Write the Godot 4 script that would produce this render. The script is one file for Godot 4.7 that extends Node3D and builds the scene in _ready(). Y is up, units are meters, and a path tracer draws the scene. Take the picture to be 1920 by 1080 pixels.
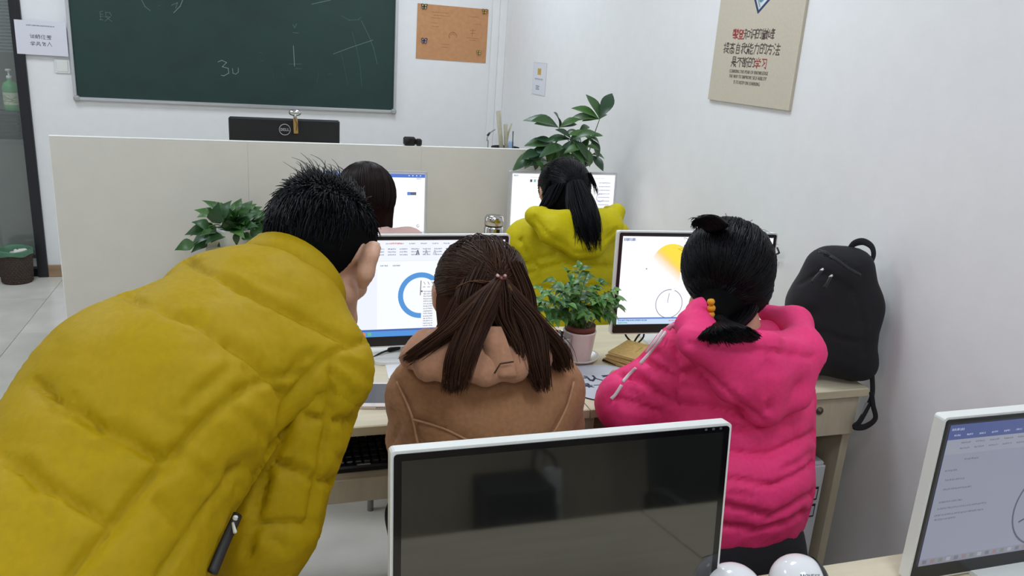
extends Node3D
# ---------------------------------------------------------------- camera constants
const H := 1.55
const FOC := 1484.0
const WX := 1.60      # right wall
const WZ := 5.46      # front wall (distance ahead)
var ar: Vector3
var ad: Vector3
var af: Vector3
var rng := RandomNumberGenerator.new()
var taken := {}
var mats := {}

func V(x: float, y: float, z: float) -> Vector3:
	return Vector3(x, y, -z)

func ray(px: float, py: float) -> Vector3:
	return ar * ((px - 960.0) / FOC) + ad * ((py - 540.0) / FOC) + af
func pz(px: float, py: float, z: float) -> Vector3:
	var r := ray(px, py)
	return Vector3(0, H, 0) + r * (z / -r.z)
func ph(px: float, py: float, h: float) -> Vector3:
	var r := ray(px, py)
	return Vector3(0, H, 0) + r * ((h - H) / r.y)
func pw(px: float, py: float, x: float) -> Vector3:
	var r := ray(px, py)
	return Vector3(0, H, 0) + r * (x / r.x)
func to_px(p: Vector3) -> Vector3:
	var q := p - Vector3(0, H, 0)
	var d := q.dot(af)
	return Vector3(960.0 + FOC * q.dot(ar) / d, 540.0 + FOC * q.dot(ad) / d, d)

# ---------------------------------------------------------------- things and parts
func numbered(called: String) -> String:
	if not taken.has(called):
		taken[called] = 0
		return called
	taken[called] += 1
	return "%s_%03d" % [called, taken[called]]
func tag(o: Node, label: String, category: String, group := "") -> void:
	o.set_meta("label", label)
	o.set_meta("category", category)
	if group: o.set_meta("group", group)
func thing(called: String, label: String, category: String, at := Vector3.ZERO, group := "") -> Node3D:
	var o := Node3D.new()
	o.name = numbered(called)
	add_child(o)
	o.position = at
	tag(o, label, category, group)
	return o
func mesh_of(s) -> Mesh:
	if s is Mesh: return s
	s.generate_normals()
	return s.commit()
# geometry is given in world axes; a part of a placed thing is shifted back by the place of its thing
func part(parent: Node3D, called: String, s, m: Material) -> MeshInstance3D:
	var o := MeshInstance3D.new()
	o.mesh = mesh_of(s)
	o.material_override = m
	o.name = called
	parent.add_child(o, true)
	if parent is MeshInstance3D: o.position = Vector3.ZERO
	elif parent != self: o.position = -parent.position
	return o
func struct(called: String, s, m: Material) -> MeshInstance3D:
	var o := part(self, called, s, m)
	o.set_meta("kind", "structure")
	return o
func dup(o: Node3D, label := "") -> Node3D:
	var c: Node3D = o.duplicate()
	c.name = numbered(String(o.name))
	add_child(c)
	if label: c.set_meta("label", label)
	return c

# ---------------------------------------------------------------- materials
func rgb(r: float, g: float, b: float) -> Color:
	return Color(r / 255.0, g / 255.0, b / 255.0)
func mat(c: Color, rough := 0.6, metal := 0.0, spec := 0.5) -> StandardMaterial3D:
	var m := StandardMaterial3D.new()
	m.albedo_color = c
	m.roughness = rough
	m.metallic = metal
	m.metallic_specular = spec
	return m
func noise_tex(freq: float, ramp: Array, size := 256, octaves := 4, sx := 1.0, sd := 1) -> NoiseTexture2D:
	var n := FastNoiseLite.new()
	n.seed = sd
	n.noise_type = FastNoiseLite.TYPE_SIMPLEX_SMOOTH
	n.frequency = freq
	n.fractal_octaves = octaves
	var t := NoiseTexture2D.new()
	t.noise = n
	t.width = size
	t.height = size
	t.seamless = true
	var g := Gradient.new()
	g.set_color(0, ramp[0])
	g.set_color(1, ramp[1])
	t.color_ramp = g
	return t
func tri(m: StandardMaterial3D, scale: Vector3, world := true) -> StandardMaterial3D:
	m.uv1_triplanar = true
	m.uv1_world_triplanar = world
	m.uv1_scale = scale
	return m
# a mottled surface: base colour times a faint noise, and a fine relief of depth centimetres
func mottled(c: Color, rough: float, freq: float, amount: float, scale: float, depth := 0.0, sd := 1, stretch := Vector3.ONE) -> StandardMaterial3D:
	var m := mat(c, rough)
	m.albedo_texture = noise_tex(freq, [Color(1.0 - amount, 1.0 - amount, 1.0 - amount), Color.WHITE], 256, 4, 1.0, sd)
	tri(m, stretch * scale)
	if depth > 0.0:
		m.heightmap_enabled = true
		m.heightmap_texture = noise_tex(freq * 2.0, [Color.BLACK, Color.WHITE], 256, 4, 1.0, sd + 7)
		m.heightmap_scale = depth
	return m

# ---------------------------------------------------------------- mesh building
func mb(smooth := false) -> SurfaceTool:
	var st := SurfaceTool.new()
	st.begin(Mesh.PRIMITIVE_TRIANGLES)
	st.set_smooth_group(0 if smooth else -1)
	return st
func tri3(st: SurfaceTool, a: Vector3, b: Vector3, c: Vector3, out: Vector3) -> void:
	if (b - a).cross(c - a).dot(out) > 0.0:
		st.add_vertex(a); st.add_vertex(c); st.add_vertex(b)
	else:
		st.add_vertex(a); st.add_vertex(b); st.add_vertex(c)
func quad(st: SurfaceTool, a: Vector3, b: Vector3, c: Vector3, d: Vector3, out: Vector3) -> void:
	tri3(st, a, b, c, out)
	tri3(st, a, c, d, out)
func box(st: SurfaceTool, c: Vector3, size: Vector3, bevel := 0.0, bs := Basis.IDENTITY) -> void:
	var h := size * 0.5
	var b: float = minf(bevel, minf(h.x, minf(h.y, h.z)) * 0.95)
	if b <= 0.0:
		for a in 3:
			for s in [-1.0, 1.0]:
				var u := (a + 1) % 3
				var v := (a + 2) % 3
				var q := []
				for k in [[-1, -1], [1, -1], [1, 1], [-1, 1]]:
					var p := Vector3.ZERO
					p[a] = s * h[a]; p[u] = k[0] * h[u]; p[v] = k[1] * h[v]
					q.append(c + bs * p)
				var o := Vector3.ZERO
				o[a] = s
				quad(st, q[0], q[1], q[2], q[3], bs * o)
		return
	for a in 3:
		var u := (a + 1) % 3
		var v := (a + 2) % 3
		for s in [-1.0, 1.0]:
			var q := []
			for k in [[-1, -1], [1, -1], [1, 1], [-1, 1]]:
				var p := Vector3.ZERO
				p[a] = s * h[a]; p[u] = k[0] * (h[u] - b); p[v] = k[1] * (h[v] - b)
				q.append(c + bs * p)
			var o := Vector3.ZERO
			o[a] = s
			quad(st, q[0], q[1], q[2], q[3], bs * o)
		for su in [-1.0, 1.0]:
			for sv in [-1.0, 1.0]:
				var q2 := []
				for k in [[-1, 0], [1, 0], [1, 1], [-1, 1]]:
					var p := Vector3.ZERO
					p[a] = k[0] * (h[a] - b)
					p[u] = su * (h[u] - (b if k[1] == 1 else 0.0))
					p[v] = sv * (h[v] - (0.0 if k[1] == 1 else b))
					q2.append(c + bs * p)
				var o2 := Vector3.ZERO
				o2[u] = su; o2[v] = sv
				quad(st, q2[0], q2[1], q2[2], q2[3], bs * o2)
	for sx in [-1.0, 1.0]:
		for sy in [-1.0, 1.0]:
			for sz in [-1.0, 1.0]:
				var o3 := Vector3(sx, sy, sz)
				var p0 := Vector3(sx * h.x, sy * (h.y - b), sz * (h.z - b))
				var p1 := Vector3(sx * (h.x - b), sy * h.y, sz * (h.z - b))
				var p2 := Vector3(sx * (h.x - b), sy * (h.y - b), sz * h.z)
				tri3(st, c + bs * p0, c + bs * p1, c + bs * p2, bs * o3)
# a board from corner to corner, in (x, y, distance ahead)
func slab(st: SurfaceTool, x0: float, x1: float, y0: float, y1: float, z0: float, z1: float, bevel := 0.0) -> void:
	box(st, V((x0 + x1) / 2, (y0 + y1) / 2, (z0 + z1) / 2), Vector3(absf(x1 - x0), absf(y1 - y0), absf(z1 - z0)), bevel)
func boxm(c: Vector3, size: Vector3, bevel := 0.0, bs := Basis.IDENTITY) -> SurfaceTool:
	var st := mb()
	box(st, c, size, bevel, bs)
	return st
func slabm(x0: float, x1: float, y0: float, y1: float, z0: float, z1: float, bevel := 0.0) -> SurfaceTool:
	var st := mb()
	slab(st, x0, x1, y0, y1, z0, z1, bevel)
	return st
# a rectangle with its own texture square, and a thin back
func card(c: Vector3, right: Vector3, up: Vector3, w: float, h: float, thick: float, bevel := 0.0) -> SurfaceTool:
	var st := mb()
	var n := right.cross(up).normalized()
	var r := right * w / 2
	var u := up * h / 2
	var f := c + n * thick
	var q := [f - r + u, f + r + u, f + r - u, f - r - u]
	var uv := [Vector2(0, 0), Vector2(1, 0), Vector2(1, 1), Vector2(0, 1)]
	for k in [0, 1, 2, 0, 2, 3]:
		st.set_uv(uv[k]); st.add_vertex(q[k])
	st.set_uv(Vector2(0.004, 0.004))
	if thick > 0.0:
		for k in 4:
			var a: Vector3 = q[k]
			var b: Vector3 = q[(k + 1) % 4]
			quad(st, a, b, b - n * thick, a - n * thick, (a + b) / 2 - f)
		quad(st, q[0] - n * thick, q[1] - n * thick, q[2] - n * thick, q[3] - n * thick, -n)
	return st
func lathe(st: SurfaceTool, prof: Array, xf := Transform3D.IDENTITY, segs := 24) -> void:
	for i in prof.size() - 1:
		var a: Vector2 = prof[i]
		var b: Vector2 = prof[i + 1]
		for k in segs:
			var t0 := TAU * k / segs
			var t1 := TAU * (k + 1) / segs
			var d0 := Vector3(cos(t0), 0, sin(t0))
			var d1 := Vector3(cos(t1), 0, sin(t1))
			var p := [xf * (d0 * a.x + Vector3(0, a.y, 0)), xf * (d1 * a.x + Vector3(0, a.y, 0)), xf * (d1 * b.x + Vector3(0, b.y, 0)), xf * (d0 * b.x + Vector3(0, b.y, 0))]
			# outward side: to the right of the profile's direction of travel (profiles run bottom to top outside)
			var o := xf.basis * ((d0 + d1) * 0.5 * (b.y - a.y) + Vector3(0, -(b.x - a.x), 0))
			if a.x > 1e-6: tri3(st, p[0], p[1], p[2] if b.x > 1e-6 else p[3], o)
			if b.x > 1e-6: tri3(st, p[0], p[2], p[3], o)
func lathem(prof: Array, xf := Transform3D.IDENTITY, segs := 24, smooth := true) -> SurfaceTool:
	var st := mb(smooth)
	lathe(st, prof, xf, segs)
	return st
func at(p: Vector3, bs := Basis.IDENTITY) -> Transform3D:
	return Transform3D(bs, p)
# a basis whose y runs along d
func along(d: Vector3, hint := Vector3(0.1, 0.2, 1.0)) -> Basis:
	var y := d.normalized()
	var x := y.cross(hint).normalized()
	return Basis(x, y, x.cross(y))
# smooth curve through points
func curve(pts: Array, per := 6) -> PackedVector3Array:
	var out := PackedVector3Array()
	for i in pts.size() - 1:
		var p0: Vector3 = pts[maxi(i - 1, 0)]
		var p1: Vector3 = pts[i]
		var p2: Vector3 = pts[i + 1]
		var p3: Vector3 = pts[mini(i + 2, pts.size() - 1)]
		for k in per:
			out.append(p1.cubic_interpolate(p2, p0, p3, float(k) / per))
	out.append(pts[-1])
	return out
func tube(st: SurfaceTool, pts, r0: float, r1 := -1.0, sides := 8, flat := 1.0) -> void:
	var n: int = pts.size()
	if r1 < 0.0: r1 = r0
	var rings := []
	var hint := Vector3(0.13, 0.29, 0.95)
	if absf((pts[n - 1] - pts[0]).normalized().dot(hint)) > 0.9: hint = Vector3(0.9, 0.3, 0.1)
	for i in n:
		var d: Vector3 = pts[mini(i + 1, n - 1)] - pts[maxi(i - 1, 0)]
		var bs := along(d, hint)
		var r := lerpf(r0, r1, float(i) / maxi(n - 1, 1))
		var ring := []
		for k in sides:
			var t := TAU * k / sides
			ring.append(pts[i] + bs.x * cos(t) * r + bs.z * sin(t) * r * flat)
		rings.append(ring)
	for i in n - 1:
		for k in sides:
			var k1 := (k + 1) % sides
			var o: Vector3 = rings[i][k] + rings[i][k1] - pts[i] * 2.0
			quad(st, rings[i][k], rings[i][k1], rings[i + 1][k1], rings[i + 1][k], o)
	for k in sides:
		tri3(st, pts[0], rings[0][k], rings[0][(k + 1) % sides], pts[0] - pts[1])
		tri3(st, pts[n - 1], rings[n - 1][k], rings[n - 1][(k + 1) % sides], pts[n - 1] - pts[n - 2])
func tubem(pts, r0: float, r1 := -1.0, sides := 8, flat := 1.0) -> SurfaceTool:
	var st := mb(true)
	tube(st, pts, r0, r1, sides, flat)
	return st
# a polygon in the plane of x and y of xf, thickened along its z
func prism(st: SurfaceTool, poly: PackedVector2Array, depth: float, xf: Transform3D) -> void:
	var ix := Geometry2D.triangulate_polygon(poly)
	var n := xf.basis.z
	for i in range(0, ix.size(), 3):
		var p := []
		for k in 3: p.append(xf * Vector3(poly[ix[i + k]].x, poly[ix[i + k]].y, 0))
		tri3(st, p[0], p[1], p[2], -n)
		tri3(st, p[0] + n * depth, p[1] + n * depth, p[2] + n * depth, n)
	var mid := Vector2.ZERO
	for q in poly: mid += q / poly.size()
	var sgn := 1.0 if Geometry2D.is_polygon_clockwise(poly) else -1.0
	for i in poly.size():
		var a := poly[i]
		var b := poly[(i + 1) % poly.size()]
		var o2 := Vector2(-(b - a).y, (b - a).x) * sgn
		var a3 := xf * Vector3(a.x, a.y, 0)
		var b3 := xf * Vector3(b.x, b.y, 0)
		quad(st, a3, b3, b3 + n * depth, a3 + n * depth, xf.basis * Vector3(o2.x, o2.y, 0))
func rounded_rect(w: float, h: float, r: float, n := 4) -> PackedVector2Array:
	var out := PackedVector2Array()
	for c in [[1, 1, 0], [-1, 1, 1], [-1, -1, 2], [1, -1, 3]]:
		for k in n + 1:
			var t: float = PI / 2 * (c[2] + float(k) / n)
			out.append(Vector2(c[0] * (w / 2 - r), c[1] * (h / 2 - r)) + Vector2(cos(t), sin(t)) * r)
	return out

# ---------------------------------------------------------------- pictures: flat print drawn into images
func img(w: int, h: int, c: Color) -> Image:
	var i := Image.create(w, h, false, Image.FORMAT_RGB8)
	i.fill(c)
	return i
func rect(i: Image, x: float, y: float, w: float, h: float, c: Color) -> void:
	i.fill_rect(Rect2i(int(x), int(y), maxi(1, int(w)), maxi(1, int(h))), c)
func line(i: Image, a: Vector2, b: Vector2, w: float, c: Color, alpha := 1.0) -> void:
	var x0 := maxi(0, int(minf(a.x, b.x) - w - 1))
	var x1 := mini(i.get_width() - 1, int(maxf(a.x, b.x) + w + 1))
	var y0 := maxi(0, int(minf(a.y, b.y) - w - 1))
	var y1 := mini(i.get_height() - 1, int(maxf(a.y, b.y) + w + 1))
	var ab := b - a
	var l2 := maxf(ab.length_squared(), 1e-6)
	for y in range(y0, y1 + 1):
		for x in range(x0, x1 + 1):
			var p := Vector2(x + 0.5, y + 0.5) - a
			var t := clampf(p.dot(ab) / l2, 0.0, 1.0)
			var d := (p - ab * t).length() - w / 2
			if d < 0.5:
				i.set_pixel(x, y, i.get_pixel(x, y).lerp(c, clampf(0.5 - d, 0.0, 1.0) * alpha))
func poly_line(i: Image, pts: Array, w: float, c: Color, alpha := 1.0) -> void:
	for k in pts.size() - 1: line(i, pts[k], pts[k + 1], w, c, alpha)
func arc(i: Image, c: Vector2, r: float, a0: float, a1: float, w: float, col: Color, alpha := 1.0) -> void:
	var n := 40
	for k in n:
		var t0 := deg_to_rad(lerpf(a0, a1, float(k) / n))
		var t1 := deg_to_rad(lerpf(a0, a1, float(k + 1) / n))
		line(i, c + Vector2(cos(t0), sin(t0)) * r, c + Vector2(cos(t1), sin(t1)) * r, w, col, alpha)
# rows of short dashes: print too small to read in the photograph
func dashes(i: Image, x: float, y: float, w: float, h: float, c: Color, sd: int) -> void:
	var g := RandomNumberGenerator.new()
	g.seed = sd
	var p := x
	while p < x + w:
		var l := g.randf_range(2.0, 6.0)
		rect(i, p, y + g.randi_range(0, 1), minf(l, x + w - p), h, c)
		p += l + g.randf_range(1.0, 2.5)
# Chinese characters as strokes on a grid of ten by ten: x y x y ...
const HAN := {
	"攀": "0131 1004 1103 1133 3052 5032 3254 5234 6191 8084 8163 8193 0595 5406 5698 2676 1888 5659 5948",
	"登": "1141 4104 0213 7163 9173 5194 2474 2575 7577 7727 2725 3738 6758 0999",
	"知": "2011 1141 0444 2124 2409 2549 5292 9297 9757 5752",
	"识": "1021 0323 2328 2837 4191 9195 9545 4541 5639 8699",
	"的": "2011 0141 4148 4808 0801 0444 6052 6191 9198 9878 6365",
	"巅": "1012 1282 8082 4042 0444 2335 1545 4548 4818 1815 1646 1747 0949 5393 7345 5484 8488 5458 7578 6859 7899",
	"峰": "1107 0307 0737 3337 6042 5191 9144 5194 5484 5686 4898 7479",
	"提": "2029 2918 0232 0635 5080 8083 8353 5350 5181 4595 7578 7686 5648 5799",
	"高": "5051 0191 3262 6264 6434 3432 1519 1585 8589 8978 3767 6769 6939 3937",
	"自": "4032 2272 7279 7929 2922 2474 2676",
	"我": "4011 0393 2229 2918 0735 5057 5799 9998 8164 7182",
	"能": "2003 0333 4143 0535 0509 3539 3928 0636 0737 5054 5494 9493 8152 5659 5999 9998 8658",
	"力": "1282 8279 7968 4019",
	"方": "4151 0292 4209 3575 7569 6958",
	"法": "1021 0314 0927 4292 6065 3595 6549 4989 7799",
	"是": "2070 7074 7424 2420 2272 0595 5559 5787 2609 1599",
	"不": "0191 6105 5259 6395",
	"断": "0008 0848 3037 1343 1122 5132 3316 3346 9061 6158 5849 6494 8489",
	"学": "2132 5051 8162 0393 0304 9394 2565 6547 0797 4749 4938",
	"习": "1181 8189 8968 3255 2764",
	"认": "1021 0323 2328 2837 6064 6439 6599",
	"真": "0181 5003 2373 7378 2823 2474 2676 2575 0898 2909 6899",
	"一": "0595",
	"种": "4011 0343 2129 2307 2346 5292 9296 9656 5652 7079",
	"态": "0292 5006 5296 4555 1709 3638 3979 7978 5666 8798",
	"度": "5051 1191 1109 2383 4245 7275 4575 3686 8639 4699",
	"讲": "1021 0323 2328 2837 4292 4696 5259 8189",
	"师": "1138 3009 0207 5191 4393 4348 9398 7079",
	"位": "3004 1419 6061 4292 5447 8468 4999",
	"置": "1191 9193 9313 1311 4143 6163 0595 5444 2575 2578 7578 0999",
	"员": "2171 7173 7323 2321 1585 1518 8588 5509 6899",
	"勿": "3014 2282 8279 7968 5238 6248",
	"入": "4051 5109 5199",
	"段": "3011 1118 1333 1535 0838 5154 5181 8194 4585 8549 5599",
}
func han(i: Image, text: String, x: float, y: float, s: float, gap: float, w: float, c: Color, narrow := 1.0, alpha := 1.0) -> void:
	for ch in text:
		for stroke in HAN[ch].split(" ", false):
			var pts := []
			for k in range(0, stroke.length() - 1, 2):
				pts.append(Vector2(x + (int(stroke[k]) + 0.5) / 10.0 * s * narrow, y + (int(stroke[k + 1]) + 0.5) / 10.0 * s))
			poly_line(i, pts, w, c, alpha)
		x += s * narrow + gap
func picture(i: Image, rough := 0.7) -> StandardMaterial3D:
	var m := mat(Color.WHITE, rough)
	m.albedo_texture = ImageTexture.create_from_image(i)
	m.texture_repeat = false
	return m
# a lit display
func display(i: Image, energy: float) -> StandardMaterial3D:
	var m := mat(rgb(14, 14, 16), 0.25)
	m.emission_enabled = true
	m.emission = Color.WHITE
	m.emission_operator = BaseMaterial3D.EMISSION_OP_MULTIPLY
	m.emission_texture = ImageTexture.create_from_image(i)
	m.emission_energy_multiplier = energy
	m.texture_repeat = false
	return m
func words(text: String, h: float, m: Material, c: Vector3, right: Vector3, up: Vector3, parent: Node3D, called: String, bold := false, depth := 0.0006) -> MeshInstance3D:
	var f := SystemFont.new()
	f.font_names = PackedStringArray(["Droid Sans"])
	if bold: f.font_weight = 700
	var t := TextMesh.new()
	t.text = text
	t.font = f
	t.font_size = 32
	t.pixel_size = h / 23.0
	t.depth = depth
	var o := MeshInstance3D.new()
	o.mesh = t
	o.material_override = m
	o.name = called
	parent.add_child(o, true)
	var off := Vector3.ZERO
	var q: Node = parent
	if parent is MeshInstance3D: q = parent.get_parent()
	if q is Node3D and q != self: off = -q.position
	o.transform = Transform3D(Basis(right, up, right.cross(up)), c + (Vector3.ZERO if parent is MeshInstance3D else off))
	return o

# ---------------------------------------------------------------- bodies: tapered bones joined by a smooth minimum, meshed as surface nets
# a bone is [a, b, radius at a, radius at b] or, flattened across n by the factor f, [a, b, ra, rb, n, f]
func nets(bones: Array, cell: float, k: float) -> Array:
	var lo := Vector3(1e9, 1e9, 1e9)
	var hi := -lo
	for bn in bones:
		var r: float = maxf(bn[2], bn[3]) + 3.0 * cell
		for q in 2:
			lo = lo.min(bn[q] - Vector3(r, r, r))
			hi = hi.max(bn[q] + Vector3(r, r, r))
	var nx := int((hi.x - lo.x) / cell) + 2
	var ny := int((hi.y - lo.y) / cell) + 2
	var nz := int((hi.z - lo.z) / cell) + 2
	var sy := nx
	var sz := nx * ny
	var f := PackedFloat32Array()
	f.resize(nx * ny * nz)
	f.fill(1.0)
	for bn in bones:
		var a: Vector3 = bn[0]
		var ba: Vector3 = bn[1] - a
		var ra: float = bn[2]
		var dr: float = bn[3] - ra
		var flat: bool = bn.size() > 4
		var n := Vector3.ZERO
		var fm := 0.0
		if flat:
			n = bn[4]
			fm = bn[5] - 1.0
		var inv := 1.0 / maxf(ba.length_squared(), 1e-9)
		var r := maxf(bn[2], bn[3]) + k + 2.0 * cell
		var l: Vector3 = ((a.min(bn[1]) - Vector3(r, r, r) - lo) / cell).floor().max(Vector3.ZERO)
		var h: Vector3 = ((a.max(bn[1]) + Vector3(r, r, r) - lo) / cell).ceil().min(Vector3(nx - 1, ny - 1, nz - 1))
		for z in range(int(l.z), int(h.z) + 1):
			for y in range(int(l.y), int(h.y) + 1):
				var i := z * sz + y * sy + int(l.x)
				var p := lo + Vector3(l.x, y, z) * cell - a
				for x in range(int(l.x), int(h.x) + 1):
					var t := clampf(p.dot(ba) * inv, 0.0, 1.0)
					var w := p - ba * t
					if flat: w += n * (w.dot(n) * fm)
					var d := w.length() - ra - dr * t
					var v := f[i]
					if d < v + k:
						var g := k - absf(v - d)
						if g > 0.0: f[i] = minf(v, d) - g * g * 0.25 / k
						else: f[i] = minf(v, d)
					i += 1
					p.x += cell
	var ids := PackedInt32Array()
	ids.resize(f.size())
	ids.fill(-1)
	var verts := PackedVector3Array()
	var cut := cell * 2.0
	var co := [0, 1, sy, sy + 1, sz, sz + 1, sz + sy, sz + sy + 1]
	var edges := [[0, 1], [2, 3], [4, 5], [6, 7], [0, 2], [1, 3], [4, 6], [5, 7], [0, 4], [1, 5], [2, 6], [3, 7]]
	var cp := []
	for c in 8: cp.append(Vector3(c & 1, (c >> 1) & 1, c >> 2))
	var cells := PackedInt32Array()
	for z in nz - 1:
		for y in ny - 1:
			var i := z * sz + y * sy - 1
			for x in nx - 1:
				i += 1
				var v0 := f[i]
				if v0 > cut or v0 < -cut: continue
				var s := 0
				for c in 8:
					if f[i + co[c]] < 0.0: s += 1
				if s == 0 or s == 8: continue
				var sum := Vector3.ZERO
				var cnt := 0
				for e in edges:
					var fa := f[i + co[e[0]]]
					var fb := f[i + co[e[1]]]
					if (fa < 0.0) != (fb < 0.0):
						var pa: Vector3 = cp[e[0]]
						sum += pa + (cp[e[1]] - pa) * (fa / (fa - fb))
						cnt += 1
				ids[i] = verts.size()
				cells.append(i)
				verts.append(lo + (Vector3(x, y, z) + sum / cnt) * cell)
	var idx := PackedInt32Array()
	for i in cells:
		var inside := f[i] < 0.0
		for ax in [[1, sy, sz], [sy, sz, 1], [sz, 1, sy]]:
			if (f[i + ax[0]] < 0.0) == inside: continue
			var a := ids[i]
			var b := ids[i - ax[1]]
			var c := ids[i - ax[1] - ax[2]]
			var d := ids[i - ax[2]]
			if a < 0 or b < 0 or c < 0 or d < 0: continue
			if inside: idx.append_array([a, c, b, a, d, c])
			else: idx.append_array([a, b, c, a, c, d])
	return [verts, idx]
func normals_of(verts: PackedVector3Array, idx: PackedInt32Array) -> PackedVector3Array:
	var n := PackedVector3Array()
	n.resize(verts.size())
	for i in range(0, idx.size(), 3):
		var a := idx[i]
		var b := idx[i + 1]
		var c := idx[i + 2]
		var q := (verts[c] - verts[a]).cross(verts[b] - verts[a])
		n[a] += q; n[b] += q; n[c] += q
	for i in n.size(): n[i] = n[i].normalized()
	return n
func relax(verts: PackedVector3Array, idx: PackedInt32Array, times := 1) -> PackedVector3Array:
	for t in times:
		var s := PackedVector3Array()
		s.resize(verts.size())
		var c := PackedFloat32Array()
		c.resize(verts.size())
		for i in range(0, idx.size(), 3):
			for k in 3:
				var a := idx[i + k]
				s[a] += verts[idx[i + (k + 1) % 3]]
				c[a] += 1.0
		for i in verts.size():
			if c[i] > 0.0: verts[i] = verts[i].lerp(s[i] / c[i], 0.5)
	return verts
# joins several nets into one mesh; move(p, n) gives the height of folds and seams
func skin(list: Array, move = null, smooth := 1, colour = null) -> ArrayMesh:
	var verts := PackedVector3Array()
	var idx := PackedInt32Array()
	for g in list:
		var base := verts.size()
		verts.append_array(relax(g[0], g[1], smooth))
		for i in g[1]: idx.append(i + base)
	var nor := normals_of(verts, idx)
	if move != null:
		for i in verts.size():
			verts[i] += nor[i] * move.call(verts[i], nor[i])
		nor = normals_of(verts, idx)
	var a := []
	a.resize(Mesh.ARRAY_MAX)
	a[Mesh.ARRAY_VERTEX] = verts
	a[Mesh.ARRAY_NORMAL] = nor
	a[Mesh.ARRAY_INDEX] = idx
	if colour != null:
		var col := PackedColorArray()
		col.resize(verts.size())
		for i in verts.size(): col[i] = colour.call(verts[i], nor[i])
		a[Mesh.ARRAY_COLOR] = col
	var m := ArrayMesh.new()
	m.add_surface_from_arrays(Mesh.PRIMITIVE_TRIANGLES, a)
	return m
# distance in metres from a point to a line of stitching traced over the photograph, on the surface that faces the lens
func seam_dist(p: Vector3, lines: Array) -> float:
	var q := to_px(p)
	var v := Vector2(q.x, q.y)
	var best := 1e9
	for l in lines:
		var b: Rect2 = l[0]
		if not b.has_point(v): continue
		var pts: PackedVector2Array = l[1]
		for i in pts.size() - 1:
			var c := Geometry2D.get_closest_point_to_segment(v, pts[i], pts[i + 1])
			best = minf(best, c.distance_squared_to(v))
	return sqrt(best) * q.z / FOC
func stitch(lines: Array, reach := 90.0) -> Array:
	var out := []
	for l in lines:
		var pts := PackedVector2Array()
		for i in range(0, l.size(), 2): pts.append(Vector2(l[i], l[i + 1]))
		var b := Rect2(pts[0], Vector2.ZERO)
		for q in pts: b = b.expand(q)
		out.append([b.grow(reach), pts])
	return out

# ---------------------------------------------------------------- heads, hands, hair
# c: middle of the skull, bs: x to the right ear, y to the crown, z to the back of the head
func head_bones(c: Vector3, bs: Basis, s := 1.0) -> Array:
	var P := func(x: float, y: float, z: float) -> Vector3: return c + bs * (Vector3(x, y, z) * s)
	var b := []
	b.append([P.call(0, 0.03, 0.022), P.call(0, 0.026, -0.018), 0.086 * s, 0.081 * s, bs.x, 1.08])      # skull
	b.append([P.call(0, -0.03, -0.035), P.call(0, -0.075, -0.052), 0.06 * s, 0.045 * s])                   # face
	b.append([P.call(-0.028, -0.092, -0.058), P.call(0.028, -0.092, -0.058), 0.024 * s, 0.024 * s])        # chin
	for e in [-1.0, 1.0]:
		b.append([P.call(0.055 * e, -0.055, 0.0), P.call(0.036 * e, -0.09, -0.05), 0.022 * s, 0.02 * s])     # jaw
		b.append([P.call(0.03 * e, 0.012, -0.094), P.call(0.04 * e, 0.012, -0.086), 0.012 * s, 0.012 * s])   # brow
		b.append([P.call(0.04 * e, -0.028, -0.08), P.call(0.045 * e, -0.03, -0.065), 0.015 * s, 0.015 * s])     # cheek
	b.append([P.call(0, -0.004, -0.094), P.call(0, -0.036, -0.112), 0.008 * s, 0.012 * s])                 # nose
	b.append([P.call(-0.018, -0.06, -0.09), P.call(0.018, -0.06, -0.09), 0.008 * s, 0.008 * s])            # mouth
	return b
func ear_bones(c: Vector3, bs: Basis, s := 1.0) -> Array:
	var b := []
	for e in [-1.0, 1.0]:
		var o := [Vector3(0.079, 0.014, 0.0), Vector3(0.089, 0.022, 0.012), Vector3(0.092, 0.006, 0.022), Vector3(0.086, -0.018, 0.016), Vector3(0.08, -0.032, 0.004)]
		for i in 4:
			var p: Vector3 = o[i]
			var q: Vector3 = o[i + 1]
			b.append([c + bs * (Vector3(p.x * e, p.y, p.z) * s), c + bs * (Vector3(q.x * e, q.y, q.z) * s), 0.0065 * s, 0.0065 * s])
		b.append([c + bs * (Vector3(0.078 * e, 0.004, 0.004) * s), c + bs * (Vector3(0.082 * e, -0.012, 0.01) * s), 0.008 * s, 0.008 * s])
	return b
# wrist, direction of the fingers, normal of the back of the hand; side +1 has the thumb towards dir x up
func hand_bones(w: Vector3, dir: Vector3, up: Vector3, side: float, curl := 0.5) -> Array:
	var d := dir.normalized()
	var r := d.cross(up).normalized() * side
	var u := r.cross(d).normalized() * side
	var b := []
	b.append([w, w + d * 0.045, 0.022, 0.024, u, 1.35])
	for i in 4:
		var x := (i - 1.5) * 0.019
		var k := w + d * (0.082 - 0.006 * absf(i - 1.2)) - r * x
		b.append([w + d * 0.03 - r * x * 0.7, k, 0.014, 0.0105])
		var l: float = [0.066, 0.075, 0.07, 0.055][i]
		var a := curl * 0.6
		var p := k
		for j in 3:
			var e: Vector3 = p + (d * cos(a) - u * sin(a)) * l * [0.45, 0.3, 0.25][j]
			b.append([p, e, 0.0095 - 0.0008 * j, 0.0088 - 0.0008 * j])
			p = e
			a += curl * 0.7
	var t0 := w + d * 0.022 + r * 0.02
	var t1 := t0 + d * 0.028 + r * 0.026 - u * 0.008
	var t2 := t1 + d * 0.028 + r * 0.008 - u * 0.008
	b.append([t0, t1, 0.014, 0.011])
	b.append([t1, t2, 0.0105, 0.0085])
	return b
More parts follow.
